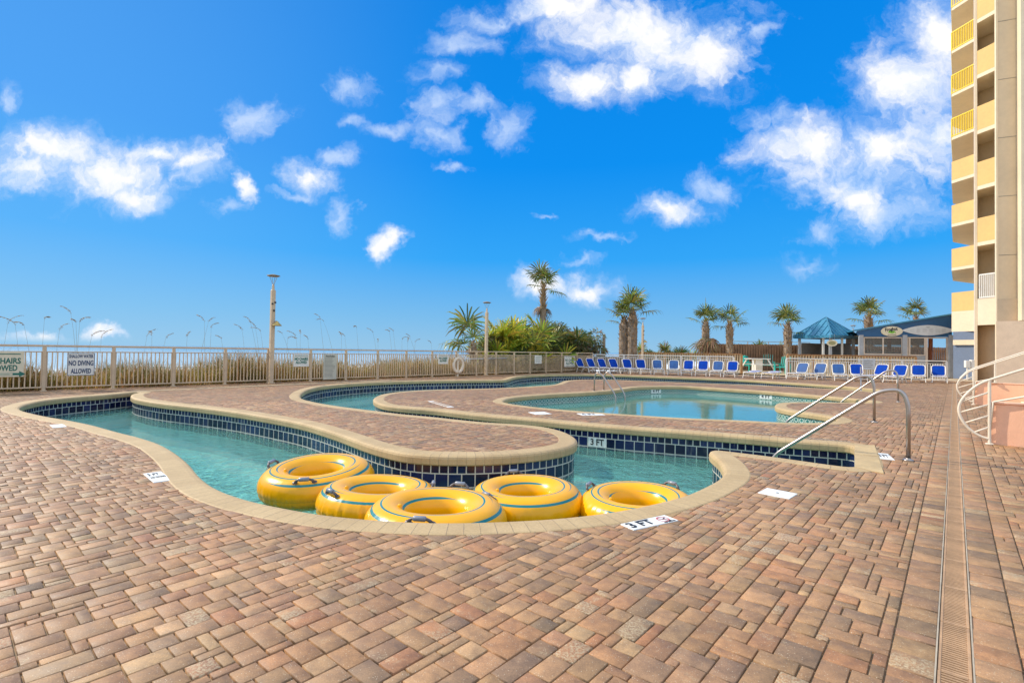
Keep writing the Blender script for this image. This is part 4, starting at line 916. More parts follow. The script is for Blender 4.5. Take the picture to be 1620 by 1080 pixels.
tx = text('TUBE PRO', .035, mat('black print on vinyl', (.05, .045, .03), .5), None, (0, 0, 0), name='lettering')
a = R(42); rr = RMIN*1.006; lv = Vector(((RMAJ+rr*math.cos(a))*1.0, 0, rr*.96*math.sin(a))); rotz = R(-62)-4.0
mm = Matrix.Rotation(rotz, 4, 'Z') @ Matrix.Translation(lv) @ Matrix.Rotation(math.pi/2-a, 4, 'Y') @ Matrix.Rotation(math.pi/2, 4, 'Z'); tx.matrix_world = mm; tx.parent = t5

# ------------------------------------------------------------------ stainless handrails and the pool ladder
def fillet(pts, rad=.16, n=6):
    P = [Vector(p) for p in pts]; out = [P[0]]
    for i in range(1, len(P)-1):
        a, b2 = (P[i-1]-P[i]), (P[i+1]-P[i]); k = min(rad, a.length*.48, b2.length*.48); s, e = P[i]+a.normalized()*k, P[i]+b2.normalized()*k
        for q in range(n+1): u_ = q/n; out.append(s*(1-u_)**2+P[i]*2*u_*(1-u_)+e*u_*u_)
    return out+[P[-1]]
def handrail(label, foot, dirv, hgt, run, end_z, bulge=.17):
    d = Vector((*dirv, 0)).normalized(); t = thing('handrail', label, 'handrail', (foot[0], foot[1], 0), math.atan2(d.y, d.x))
    m = MB(); m.tube(fillet([(0, 0, 0), (0, 0, hgt-.16), (.06, 0, hgt+.02), (bulge+.1, 0, hgt+.0), (run, 0, end_z), (run+.12, 0, end_z-.35)], .15, 7), .024, 14); m.build('tube', M_STEEL, t, smooth=True)
    m = MB(); m.lathe([(.0, .001), (.058, .001), (.058, .009), (.05, .016), (.027, .018), (.026, .03)], (0, 0, 0), 20); m.build('base_flange', M_STEEL, t, smooth=True)
D2 = (-CT, ST)
handrail('nearest stainless handrail leaning down into the river channel steps', G(1437, 728), D2, .83, 1.50, -.16)
handrail('stainless handrail on the near side of the main pool bay', G(1383, 668), D2, .86, 1.51, -.13)
handrail('stainless handrail on the far side of the main pool bay', G(1421, 636), D2, .86, 1.36, -.10)
handrail('stainless handrail seen end on at the far end of the river channel', G(1361.5, 613), (-.56, -.83), .82, 1.5, -.1)
a, b2 = Vector((*G(940, 618.5), 0)), Vector((*G(951, 616.8), 0)); d = Vector((CT, -ST, 0))
t = thing('pool_ladder', 'stainless pool ladder with two hooped grab rails over the main pool edge', 'ladder', a, math.atan2(d.y, d.x))
lat = (b2-a); ly = -lat.x*math.sin(t.rotation_euler.z)+lat.y*math.cos(t.rotation_euler.z)
for yy in (0, ly):
    m = MB(); m.tube(fillet([(0, yy, 0), (0, yy, .48), (.12, yy, .62), (.30, yy, .52), (.78, yy, -.08), (.80, yy, -.9)], .14, 6), .024, 12); m.build('grab_rail', M_STEEL, t, smooth=True)
    m = MB(); m.lathe([(0, .001), (.05, .001), (.05, .01), (.026, .016)], (0, yy, 0), 16); m.build('base_flange', M_STEEL, t, smooth=True)
for z in (-.35, -.62): m = MB(); m.box((.74, min(0, ly), z), (.84, max(0, ly), z+.03), bev=.008); m.build('step', M_STEEL, t)

# ------------------------------------------------------------------ deck plates and depth markers
M_PLATE = mat('white plate', (0.76, 0.75, 0.70), 0.45, var=0.06, vs=6)
def plate(name, label, cat, corners, th=.006):
    c = [Vector((*G(*q), 0)) for q in corners]; o = sum(c, Vector())/4; e = (c[1]-c[0]+c[2]-c[3]).normalized(); rz = math.atan2(e.y, e.x)
    t = thing(name, label, cat, o, rz); w_ = ((c[1]-c[0]).length+(c[2]-c[3]).length)/2; h_ = ((c[3]-c[0]).length+(c[2]-c[1]).length)/2
    m = MB(); m.box((-w_/2, -h_/2, -.02), (w_/2, h_/2, th), bev=.003); m.build('tile', M_PLATE, t); return t, w_, h_, th
t, w_, h_, th = plate('depth_marker', 'white deck tile reading 3 FT with a red no diving circle', 'depth marker', [(1003, 838.5), (1074, 823.7), (1050.7, 814.8), (981, 829.7)])
text('3 FT', h_*.95, M_BLACK, t, (-w_*.20, 0, th+.001), rot=(0, 0, 0), width=w_*.50, bold=.003)
m = MB(); rr = h_*.36; cxx = w_*.30; n = 40
m.add([(cxx+rr*math.cos(2*math.pi*i/n), rr*math.sin(2*math.pi*i/n), th+.0015) for i in range(n)]+[(cxx+rr*.84*math.cos(2*math.pi*i/n), rr*.84*math.sin(2*math.pi*i/n), th+.0015) for i in range(n)], [(i, (i+1) % n, n+(i+1) % n, n+i) for i in range(n)])
m.beam((cxx-rr*.62, rr*.62, th+.0012), (cxx+rr*.62, -rr*.62, th+.0012), rr*.14, .0012); m.build('prohibition_ring', M_RED, t)
m = MB(); m.beam((cxx-.025, .028, th+.0008), (cxx+.02, -.03, th+.0008), .013, .001); m.beam((cxx+.0, .0, th+.0008), (cxx+.035, .02, th+.0008), .010, .001); m.lathe([(.0, .001), (.011, .001)], (cxx+.03, -.042, th+.0006), 10); m.build('diver_symbol', M_BLACK, t)
text('NO DIVING', h_*.16, M_BLACK, t, (cxx+.01, -h_*.43, th+.001), rot=(0, 0, 0), width=w_*.24)
t, w_, h_, th = plate('depth_marker', 'white printed deck tile beside the left coping', 'depth marker', [(238.2, 765), (267.5, 759.6), (259.5, 745.7), (231.5, 748.5)])
text('3 FT', h_*.30, M_BLACK, t, (-.08*w_, h_*.25, th+.001), rot=(0, 0, 0), width=w_*.6); text('NO DIVING', h_*.2, M_BLACK, t, (0, -h_*.06, th+.001), rot=(0, 0, 0), width=w_*.78)
plate('skimmer_lid', 'small white lid in the paving near the far left pool edge', 'lid', [(83, 676.7), (105.5, 675.4), (100, 670.7), (79.6, 672.6)])
t, w_, h_, th = plate('skimmer_lid', 'plain white rectangular lid right of the pointed coping', 'lid', [(1199.4, 779.6), (1250, 790), (1260.5, 781), (1212.4, 772)])
m = MB(); m.lathe([(.012, .0), (.012, .002), (0, .002)], (0, 0, th), 12); m.build('finger_hole', M_DARK, t)
t, w_, h_, th = plate('depth_marker', 'white deck tile reading 3 FT beside the nearest handrail foot', 'depth marker', [(1390, 726), (1413, 727.4), (1407, 718.5), (1386, 716)])
text('3 FT', h_*.6, M_BLACK, t, (-w_*.05, 0, th+.001), rot=(0, 0, 0), width=w_*.65, bold=.003)
plate('skimmer_lid', 'white lid between the river channel and the near end of the main pool', 'lid', [(841.7, 655.6), (867.7, 655), (866, 651.2), (840.5, 652.2)])
t, w_, h_, th = plate('depth_marker', 'white printed tile on the near side of the main pool edge', 'depth marker', [(918, 657.2), (955, 656.6), (951, 653.6), (915, 654)])
text('4 FT', h_*.7, M_BLACK, t, (-w_*.1, 0, th+.001), rot=(0, 0, 0), width=w_*.6, bold=.004)
t, w_, h_, th = plate('paver_frame', 'thin pale rectangular frame set in the paving by the far river bend', 'access cover', [(694, 644.5), (704, 644), (698.5, 634), (690, 634.2)], .004)
m = MB(); m.box((-w_*.36, -h_*.4, .0005), (w_*.36, h_*.4, .0046)); m.build('cover_infill', mat('brown cover infill', (.36, .24, .15), .8, var=.2), t)
def wall_marker(label, P, px, py, wd, zt, zb, words):
    q = Vector(G(px, py)); i = int(np.argmin(((P-np.array([q.x, q.y]))**2).sum(1))); nn = normals(smooth_loop(P, 2))[i]; c = P[i]; rz = math.atan2(nn[1], nn[0])-math.pi/2
    t = thing('depth_marker', label, 'depth marker', (c[0]+nn[0]*.024, c[1]+nn[1]*.024, (zt+zb)/2), rz)
    m = MB(); m.box((-wd/2, -.004, (zb-zt)/2), (wd/2, .02, (zt-zb)/2), bev=.002); m.build('tile', M_PLATE, t); text(words, (zt-zb)*.95, M_BLACK, t, (0, -.0055, 0), width=wd*.72, bold=.004)
wall_marker('white wall tile reading 3 FT below the coping of the river channel', river, 945, 672.5, .325, -.217, -.373, '3 FT')
wall_marker('white wall tile reading 4 FT on the far main pool wall by the ladder', pool, 1042, 611.2, .46, -.108, -.255, '4 FT')
wall_marker('white wall tile reading 4 FT on the far main pool wall behind the bay', pool, 1208, 619, .42, -.108, -.255, '4 FT')

# ------------------------------------------------------------------ signs and gear on the beach fence
FD = ROTU
def fence_sign(name, label, x0, y0, x1, y1, board, cat='sign', off=.045, dv=0.0):
    u0, z1 = on_v(x0, y0, VF); u1, z0 = on_v(x1, y1, VF); p = uv2w((u0+u1)/2, VF+off+dv); t = thing(name, label, cat, (*p, (z0+z1)/2), FD)
    W_, H_ = u1-u0, z1-z0; m = MB(); m.box((-W_/2, -.004, -H_/2), (W_/2, .006, H_/2), bev=.002); m.build('sign_board', board, t); return t, W_, H_
def arrow(t, x0, x1, z, th_, mm, heads=(1, 1)):
    m = MB(); m.box((x0, -.0075, z-th_/2), (x1, -.0045, z+th_/2))
    for s, x in ((-1, x0), (1, x1)):
        if heads[(s+1)//2]: m.add([(x, -.0078, z-th_*1.4), (x, -.0078, z+th_*1.4), (x+s*th_*2.2, -.0078, z)], [(0, 1, 2) if s < 0 else (0, 2, 1)])
    m.build('arrow', mm, t)
def no_chairs(label, x0, y0, x1, y1, arrows=True, dv=0.0):
    t, W_, H_ = fence_sign('no_chairs_sign', label, x0, y0, x1, y1, M_SIGNC if arrows == 2 else M_SIGNW, dv=dv)
    text('NO CHAIRS', H_*.31, M_GREEN, t, (0, -.0055, H_*.12), width=W_*.86, bold=.006); text('ALLOWED', H_*.31, M_GREEN, t, (0, -.0055, -H_*.16), width=W_*.72, bold=.006)
    arrow(t, -W_*.36, W_*.42, H_*.40, H_*.035, M_GREEN, (1, 0))
    if arrows: arrow(t, -W_*.40, W_*.40, -H_*.39, H_*.085 if arrows == 2 else H_*.05, M_GREEN, (0, 1))
    if arrows == 2:
        m = MB(); m.box((-W_*.30, -.0095, -H_*.39-H_*.032), (W_*.26, -.0076, -H_*.39+H_*.032)); m.build('arrow_panel', M_SIGNC, t); m = MB(); m.box((-W_*.24, -.0105, -H_*.39-H_*.012), (W_*.20, -.0096, -H_*.39+H_*.012)); m.build('small_print', mat('faded green print', (.30, .40, .30), .6), t)
no_chairs('large cream sign with green NO CHAIRS ALLOWED and arrows at the left edge', -38, 555.3, 37, 595.5, 2)
t, W_, H_ = fence_sign('no_diving_sign', 'white sign reading SHALLOW WATER NO DIVING ALLOWED with a navy border', 106.5, 558, 148.8, 593.3, M_SIGNW)
m = MB(); e = .012
for bx in ((-W_/2+.004, H_/2-e-.004, W_/2-.004, H_/2-.004), (-W_/2+.004, -H_/2+.004, W_/2-.004, -H_/2+e+.004), (-W_/2+.004, -H_/2+.016, -W_/2+e+.004, H_/2-.016), (W_/2-e-.004, -H_/2+.016, W_/2-.004, H_/2-.016)): m.box((bx[0], -.0065, bx[1]), (bx[2], -.0042, bx[3]))
m.build('border', M_NAVYL, t)
text('SHALLOW WATER', H_*.19, M_NAVYL, t, (0, -.0055, H_*.345), width=W_*.88, bold=.004); text('NO DIVING', H_*.30, M_NAVYL, t, (0, -.0055, H_*.04), width=W_*.90, bold=.006); text('ALLOWED', H_*.29, M_NAVYL, t, (0, -.0055, -H_*.31), width=W_*.74, bold=.006)
no_chairs('small white sign with green NO CHAIRS ALLOWED right of the shower post', 463.5, 560.5, 487.5, 579.5, False)
no_chairs('small white sign with green NO CHAIRS ALLOWED left of the life ring', 692.5, 561, 707.5, 575.5, False)
no_chairs('pale green bordered NO CHAIRS ALLOWED sign left of the first lounger', 892, 563.3, 908.5, 579.8, 1)
t, W_, H_ = fence_sign('pool_rules_sign', 'tall grey pool rules board with many lines of small print', 511, 560.5, 531.2, 599.5, mat('rules board grey', (.52, .50, .40), .5, var=.06))
text('Pool Rules', H_*.085, M_BLACK, t, (0, -.0055, H_*.43), width=W_*.66, bold=.003)
m = MB(); rg = random.Random(4)
for k in range(15):
    z = H_*(.35-.052*k); L_ = W_*rg.uniform(.55, .82); m.box((-W_*.41, -.0062, z-.007), (-W_*.41+L_, -.0042, z+.007))
m.build('small_print', mat('dark grey print', (.22, .21, .17), .6), t)
t, W_, H_ = fence_sign('notice_sign', 'small plain white notice on the picket fence behind the far river bend', 845, 562, 855.8, 575, M_SIGNW)
m = MB()
for k in range(5): m.box((-W_*.36, -.0062, H_*(.3-.15*k)-.010), (W_*(.3 if k % 2 else .36), -.0042, H_*(.3-.15*k)+.010))
m.build('small_print', bpy.data.materials['dark grey print'], t)
# life ring on a bracket, and the reaching pole along the rail
u0, z0 = on_v(722.5, 577.3, VF); p = uv2w(u0, VF+.12); t = thing('life_ring', 'white life ring hung on the beach fence', 'life ring', (*p, z0), FD)
m = MB(); nu, nv = 40, 14; rb = .30
m.add([((rb+.075*math.cos(2*math.pi*j/nv))*math.cos(2*math.pi*i/nu), .05*math.sin(2*math.pi*j/nv), (rb*1.12+.075*math.cos(2*math.pi*j/nv))*math.sin(2*math.pi*i/nu)) for i in range(nu) for j in range(nv)], [(i*nv+j, i*nv+(j+1) % nv, ((i+1) % nu)*nv+(j+1) % nv, ((i+1) % nu)*nv+j) for i in range(nu) for j in range(nv)]); m.build('ring', M_CRAIL, t, smooth=True)
m = MB(); m.tube([((rb+.09)*math.cos(q), -.02, (rb*1.12+.09)*math.sin(q)) for q in np.linspace(.3, 2.8, 14)], .010, 6); m.tube([(.04, -.05, .1), (.09, -.06, -.15), (-.06, -.06, -.3), (.02, -.05, -.62)], .011, 6); m.build('rope', M_FENCE, t, smooth=True)
m = MB(); m.box((-.05, .03, -.75), (.05, .06, .55)); m.build('bracket', M_CRAIL, t)
ua, za = on_v(729, 567.8, VF); ub, zb_ = on_v(800, 566.4, VF)
t = thing('reaching_pole', 'long aluminium reaching pole lying along the beach fence', 'pole', (*uv2w(ua, VF+.09), za), FD)
m = MB(); m.tube([(0, 0, 0), (ub-ua, 0, zb_-za)], .022, 8); m.build('shaft', mat('grey aluminium', (.55, .55, .53), .4, metal=.6), t, smooth=True)
m = MB(); m.tube(fillet([(0, 0, 0), (-.12, 0, .05), (-.18, 0, -.1), (-.05, 0, -.2)], .05), .010, 6); m.build('hook', bpy.data.materials['grey aluminium'], t, smooth=True)

# ------------------------------------------------------------------ lamp posts
def lamp_post(label, x, y, top, shower=False, base=0.0, arm=False):
    t = thing('lamp_post', label, 'lamp post', (x, y, base), FD)
    m = MB(); m.box((-.068, -.068, 0), (.068, .068, top-.54), bev=.012); m.build('post', M_FENCE, t)
    m = MB(); m.box((-.095, -.095, 0), (.095, .095, .02), bev=.006)
    for sx in (-1, 1):
        for sy in (-1, 1): m.lathe([(.012, .02), (.012, .035), (0, .036)], (.08*sx, .08*sy, 0), 6)
    m.build('base_plate', M_FENCE, t)
    m = MB(); m.lathe([(.06, top-.54), (.045, top-.50), (.04, top-.38), (.03, top-.34), (.0, top-.335)], (0, 0, 0), 12); m.build('neck', M_FENCE, t, smooth=True)
    m = MB()
    for k in range(4): a = math.pi/4+k*math.pi/2; m.tube([(.02*math.cos(a), .02*math.sin(a), top-.36), (.13*math.cos(a), .13*math.sin(a), top-.06)], .008, 6)
    m.build('strut', M_GREYP, t)
    m = MB(); m.lathe([(0, top-.075), (.16, top-.07), (.215, top-.045), (.215, top-.03), (.10, top), (.05, top+.012), (0, top+.014)], (0, 0, 0), 24); m.build('lamp_head', mat('bronze lamp disc', (.27, .22, .16), .5) if 'bronze lamp disc' not in bpy.data.materials else bpy.data.materials['bronze lamp disc'], t, smooth=True)
    if shower:
        for z, r in ((1.99, .155),):
            m = MB(); m.lathe([(0, z+.17), (.03, z+.165), (.07, z+.11), (r, z+.02), (r, z), (r-.02, z-.002), (0, z+.06)], (.10, -.13, 0), 20); m.build('shower_head', mat('brass shower head', (.50, .36, .12), .35, metal=.4) if 'brass shower head' not in bpy.data.materials else bpy.data.materials['brass shower head'], t, smooth=True)
        m = MB(); m.tube([(0.02, -.06, 2.16), (.10, -.13, 2.15)], .018, 8); m.build('shower_arm', M_GREYP, t)
        for z, xx in ((2.52, .01), (2.75, -.05), (2.80, .05)): m = MB(); m.box((xx-.03, -.10, z-.03), (xx+.03, -.069, z+.03), bev=.006); m.build('valve', M_DARK, t)
    return t
u0, _ = on_v(425.5, 600, VF); lamp_post('cream lamp post with a brass shower head on the beach fence', *uv2w(u0, VF+.16), 3.77, True)
u0, _ = on_v(765, 590, VF); lamp_post('cream lamp post in front of the left leaning palm', *uv2w(u0, VF+.16), 3.72)
p = XY(1016.5, 35.2); lamp_post('cream lamp post right of the double palm', p.x, p.y, 3.70, True)
p = XY(1349.5, 41.2); lamp_post('lamp post whose disc shows above the gazebo roof', p.x, p.y, 3.80)
p = XY(955.5, 36.6); t = thing('timber_post', 'plain round timber post left of the double palm', 'post', (p.x, p.y, 0)); m = MB(); m.tube([(0, 0, 0), (0, 0, 2.55)], .10, 12); m.build('shaft', M_GREYW, t); m = MB(); m.lathe([(.102, 2.5), (.102, 2.56), (0, 2.60)], (0, 0, 0), 12); m.build('cap', M_GREYW, t)

# ------------------------------------------------------------------ loungers
M_RESIN = mat('white resin', (0.82, 0.78, 0.70), 0.4, var=0.05); M_SLING = mat('blue sling fabric', (0.003, 0.06, 0.42), 0.7, var=0.16, vs=4, bump=0.15, bs=150, spec=0.12, transl=0.25); M_SLINGD = mat('faded blue sling fabric', (0.012, 0.075, 0.24), 0.6, var=0.2, vs=4, bump=0.15, bs=150)
def rrect(w_, h_, r, n=5):
    out = []
    for cx_, cy_, a0 in ((w_/2-r, h_/2-r, 0), (-w_/2+r, h_/2-r, 90), (-w_/2+r, -h_/2+r, 180), (w_/2-r, -h_/2+r, 270)):
        for k in range(n+1): a = R(a0+90*k/n); out.append((cx_+r*math.cos(a), cy_+r*math.sin(a)))
    return out
def make_lounger(back_deg, sling):
    # local frame: x to the side, -y towards the foot end, backrest hinge at the origin
    t = thing('lounge_chair', 'blue sling lounge chair', 'lounge chair')
    sz = .36
    m = MB(); P = rrect(.66, 1.30, .14); m.tube([(x, y-.63, sz) for x, y in P+P[:2]], .021, 8, cap=False); m.build('seat_frame', M_RESIN, t, smooth=True)
    m = MB(); P2 = rrect(.58, 1.2, .1); m.add([(x, y-.63, sz+.016-.02*(1-(x/.29)**2)) for x, y in P2], [tuple(range(len(P2)))]); m.add([(x, y-.63, sz-.006) for x, y in P2], [tuple(range(len(P2)))[::-1]]); m.build('seat_sling', sling, t)
    B = Matrix.Translation((0, .02, sz+.02)) @ Matrix.Rotation(R(back_deg), 4, 'X')
    P = rrect(.66, .74, .15); m = MB(); m.tube([B @ Vector((x, y+.37, 0)) for x, y in P+P[:2]], .022, 8, cap=False); m.build('back_frame', M_RESIN, t, smooth=True)
    P2 = rrect(.585, .655, .11); m = MB(); m.add([B @ Vector((x, y+.37, .010)) for x, y in P2]+[B @ Vector((x, y+.37, -.010)) for x, y in P2], [tuple(range(len(P2))), tuple(range(2*len(P2)-1, len(P2)-1, -1))]+[(i, len(P2)+i, len(P2)+(i+1) % len(P2), (i+1) % len(P2)) for i in range(len(P2))]); m.build('back_sling', sling, t)
    for sx in (-1, 1):
        for (y0, y1) in ((-1.10, -1.27), (-.72, -.42), (-.02, .14)):
            m = MB(); m.beam((sx*.32, y0, sz-.01), (sx*.345, y1, 0), .05, .035, up=(1, 0, 0), bev=.006); m.build('leg', M_RESIN, t)
    for y_, z_ in ((.10, .1), (-1.2, .16)): m = MB(); m.tube([(-.33, y_, z_), (.33, y_, z_)], .014, 6); m.build('stretcher', M_RESIN, t)
    return t
LG = [(920,31.9,40),(937.5,31.7,38),(955,31.5,36),(973,31.3,32),(994,31.0,22),(1015,30.8,14),(1040.5,30.6,5),(1066,30.3,-2),(1089,29.9,-5),(1112,29.6,-6),(1135.5,29.2,-7),(1158.5,28.8,-8),
      (1193,28.0,-14),(1223.5,27.5,-16),(1267,27.4,-22),(1295.5,27.1,-19),(1327,26.6,6),(1356,26.3,8),(1391,26.0,-26),(1421.5,25.2,-18),(1453,26.2,0),(1485,26.0,2)]
ORD = ['first', 'second', 'third', 'fourth', 'fifth', 'sixth', 'seventh', 'eighth', 'ninth', 'tenth', 'eleventh', 'twelfth']
LB = ['blue sling lounge chair turned right, at the left end of the row'] + ['blue sling lounge chair turned right, %s from the left end of the row' % ORD[i] for i in (1, 2, 3, 4)] + ['blue sling lounge chair facing the pool, %s from the left end of the row' % ORD[i] for i in range(5, 11)] + ['blue sling lounge chair facing the pool, just left of the opening to the picnic table',
      'lounge chair lying flat in the opening, left of the two flat ones', 'lounge chair lying flat in the opening, right of the two flat ones', 'blue lounge chair turned left, just right of the opening', 'blue lounge chair turned left, in front of the gazebo, eighth from the right end', 'blue lounge chair facing the pool, sixth from the right end', 'blue lounge chair half behind the far handrail post, fifth from the right end', 'blue lounge chair turned left beside the grey fence sign, fourth from the right end', 'nearest blue lounge chair of the row, standing forward, third from the right end', 'bright blue lounge chair facing straight ahead, second from the right end', 'bright blue lounge chair at the right end of the row, beside the last fence post']
LB[15] = 'blue lounge chair turned left in front of the gazebo, seventh from the right end'
up1, up2, flat = make_lounger(57, M_SLING), make_lounger(55, M_SLINGD), make_lounger(3, M_SLING); used = set()
for i, (px, Y, az_) in enumerate(LG):
    src = flat if i in (12, 13) else (up2 if i in (6, 7, 10, 14, 15, 16) else up1)
    o = src if src not in used else copy_tree(src); used.add(src)
    p = XY(px, Y); face = math.atan2(-p.y, -p.x) + R(az_); o.location = (p.x, p.y, 0); o.rotation_euler.z = face + math.pi/2; o['label'] = LB[i]; o['group'] = 'loungers in a row along the far fence'
    o.scale = (0.84, 0.86, 0.86)

# ------------------------------------------------------------------ picnic table, turquoise chairs, small things by the fence
M_TURQ = mat('turquoise paint', (0.02, 0.42, 0.36), 0.5, var=0.08)
p = XY(1198, 35.6); t = thing('picnic_table', 'white picnic table with benches in the fence opening', 'table', (p.x, p.y, .05), .1)
m = MB(); m.box((-.72, -.45, .90), (.72, .45, .95), bev=.01); m.build('tabletop', M_WHITE, t)
for y in (-.85, .85): m = MB(); m.box((-.92, y-.16, .52), (.92, y+.16, .56), bev=.008); m.build('bench', M_WHITE, t)
m = MB(); m.box((-.26, -.25, 0), (.26, .25, .9), bev=.01); m.build('pedestal', M_WHITE, t)
for sx in (-1, 1):
    for sy in (-1, 1): m = MB(); m.beam((sx*.55, sy*.35, .9), (sx*.78, sy*.95, 0), .07, .07); m.build('leg', M_WHITE, t)
def deck_chair(label, px, Y, rz, sc=1.0):
    p = XY(px, Y); t = thing('deck_chair', label, 'chair', (p.x, p.y, .04), rz, 'turquoise chairs by the picnic table'); t.scale = (sc,)*3
    m = MB(); m.box((-.30, -.35, .40), (.30, .22, .44), bev=.006); m.build('seat', M_TURQ, t)
    m = MB()
    for k in range(5): m.beam(((k-2)*.12, .18, .42), ((k-2)*.135, .42, 1.16-.03*abs(k-2)), .11, .025, up=(1, 0, 0))
    m.build('backrest', M_TURQ, t)
    for sx in (-1, 1):
        m = MB(); m.box((sx*.36-.07, -.42, .64), (sx*.36+.07, .3, .67)); m.build('armrest', M_TURQ, t)
        m = MB(); m.box((sx*.36-.04, -.38, 0), (sx*.36+.04, -.31, .64)); m.build('leg', M_TURQ, t)
        m = MB(); m.beam((sx*.36, .18, .64), (sx*.36, .36, 0), .07, .05, up=(1, 0, 0)); m.build('leg', M_TURQ, t)
deck_chair('turquoise slatted chair behind the left side of the white picnic table', 1185, 37.2, .4)
deck_chair('turquoise slatted chair behind the right side of the white picnic table', 1215, 37.0, -.5, 1.1)
deck_chair('turquoise slatted chair half hidden behind the white fence right of the opening', 1239, 33.4, -1.0)
t = thing('notice_sign', 'pale blue grey notice board on the white fence in front of the bar', 'sign', tuple(at(1374, 576, 27.95)), -.19)
m = MB(); m.box((-.32, -.02, -.30), (.32, .012, .30), bev=.006); m.build('sign_board', mat('pale blue board', (.52, .56, .58), .5), t)
m = MB()
for k in range(4): m.box((-.24, -.024, .18-.11*k-.015), (.2-.06*(k % 2), -.0205, .18-.11*k+.015))
m.build('small_print', bpy.data.materials['dark grey print'], t)
# ------------------------------------------------------------------ palms
M_LEAF = mat('palm leaf', (0.1, 0.15, 0.04), 0.45, var=0.18, vs=2.0, attr='Col', transl=0.30, spec=0.5)
M_TRUNK = mat('palm trunk', (0.2, 0.15, 0.1), 0.9, var=0.25, vs=3.0, attr='Col', bump=0.6, bs=25)
LG_, DG_, YG_, BR_, OL_ = (.15, .20, .04), (.055, .09, .025), (.33, .34, .05), (.33, .215, .115), (.21, .20, .055)
def fan(mb, base, d, up, size, cols, rg, n=17, droop=.5, spread=125, wd=.075):
    """a costapalmate leaf: petiole from base along d, then a folded fan of pointed segments that droop at the tip"""
    d = d.normalized(); side = d.cross(up)
    if side.length < 1e-3: side = d.cross(Vector((1, 0, 0)))
    side.normalize(); nrm = side.cross(d).normalized()
    pl = size*rg.uniform(.55, .8); hub = base + d*pl + Vector((0, 0, -pl*.12*droop)); mid = base.lerp(hub, .5)+Vector((0, 0, pl*.06))
    w0 = .014*max(1, size)
    mb.face([base-side*w0, base+side*w0, mid+side*w0*.8, mid-side*w0*.8], cols[0]); mb.face([mid-side*w0*.8, mid+side*w0*.8, hub+side*w0*.5, hub-side*w0*.5], cols[0])
    for i in range(n):
        a = R(-spread+2*spread*i/(n-1)+rg.uniform(-4, 4)); fl = size*(.62+.38*math.cos(a*.62))*rg.uniform(.85, 1.08)
        dr = (d*math.cos(a)+side*math.sin(a)); fold = nrm*(.16*abs(math.sin(a)))
        q1 = hub + (dr+fold*.6)*fl*.5; q2 = hub + (dr+fold*.3)*fl*.82 + Vector((0, 0, -1))*fl*.16*droop; q3 = hub + dr*fl*.98 + Vector((0, 0, -1))*fl*(.42*droop*rg.uniform(.6, 1.4))
        pw = dr.cross(nrm).normalized(); pw = (pw + nrm*rg.uniform(-.5, .5)).normalized(); ww = wd*size*rg.uniform(.7, 1.1)
        c = rg.choice(cols); c = tuple(x*rg.uniform(.8, 1.25) for x in c)
        mb.face([hub-pw*ww*.22, hub+pw*ww*.22, q1+pw*ww*.5, q1-pw*ww*.5], c); mb.face([q1-pw*ww*.5, q1+pw*ww*.5, q2+pw*ww*.32, q2-pw*ww*.32], c); mb.face([q2-pw*ww*.32, q2+pw*ww*.32, q3], c)
def trunk_mesh(path, r0, r1, rg, boots=(0.3, 1.0), bcol=BR_, stub=.16, dens=26):
    mb = MB(); n = 14; P = [Vector(p) for p in path]; segs = 14; pts = []
    for i in range(segs+1):
        f = i/segs*(len(P)-1); k = min(int(f), len(P)-2); pts.append(P[k].lerp(P[k+1], f-k))
    rs = [(r0+(r1-r0)*i/segs)*rg.uniform(.95, 1.06)*(1 if i < segs-2 else (.8 if i == segs-2 else .55 if i == segs-1 else .3)) for i in range(segs+1)]
    before = len(mb.f); mb.tube(pts, rs, n, col=(.20, .155, .11)); 
    for i in range(before, len(mb.f)): k = rg.uniform(.75, 1.25); mb.c[i] = (.25*k, .185*k, .13*k)
    ln = sum((b-a).length for a, b in zip(P[:-1], P[1:])); nb = int(dens*ln*(boots[1]-boots[0]))
    for b_ in range(nb):
        f = boots[0]+(boots[1]-boots[0])*(b_+rg.random())/nb; i = f*segs; k = min(int(i), segs-1); c = pts[k].lerp(pts[k+1], i-k); rr = rs[k]
        a = b_*2.39996+rg.uniform(-.3, .3); o = Vector((math.cos(a), math.sin(a), 0)); s = Vector((-o.y, o.x, 0)); h = stub*rg.uniform(.7, 1.35); lean = rg.uniform(.25, .8)
        tilt = s*rg.uniform(-.3, .3); w_ = .055*rg.uniform(.8, 1.2); q0 = c+o*rr*.86; q1 = c+o*(rr+h*lean*.55)+Vector((0, 0, h*.55))+tilt*h*.4; q2 = c+o*(rr+h*lean)+Vector((0, 0, h))+tilt*h
        kk = rg.uniform(.6, 1.5); col = tuple(x*kk for x in bcol)
        mb.face([q0-s*w_, q0+s*w_, q1+s*w_*.7, q1-s*w_*.7], col); mb.face([q1-s*w_*.7, q1+s*w_*.7, q2+s*w_*.28, q2-s*w_*.28], col); th = -o*.025
        mb.face([q0-s*w_+th, q1-s*w_*.7+th, q1-s*w_*.7, q0-s*w_], col); mb.face([q0+s*w_+th, q0+s*w_, q1+s*w_*.7, q1+s*w_*.7+th], col)
    return mb
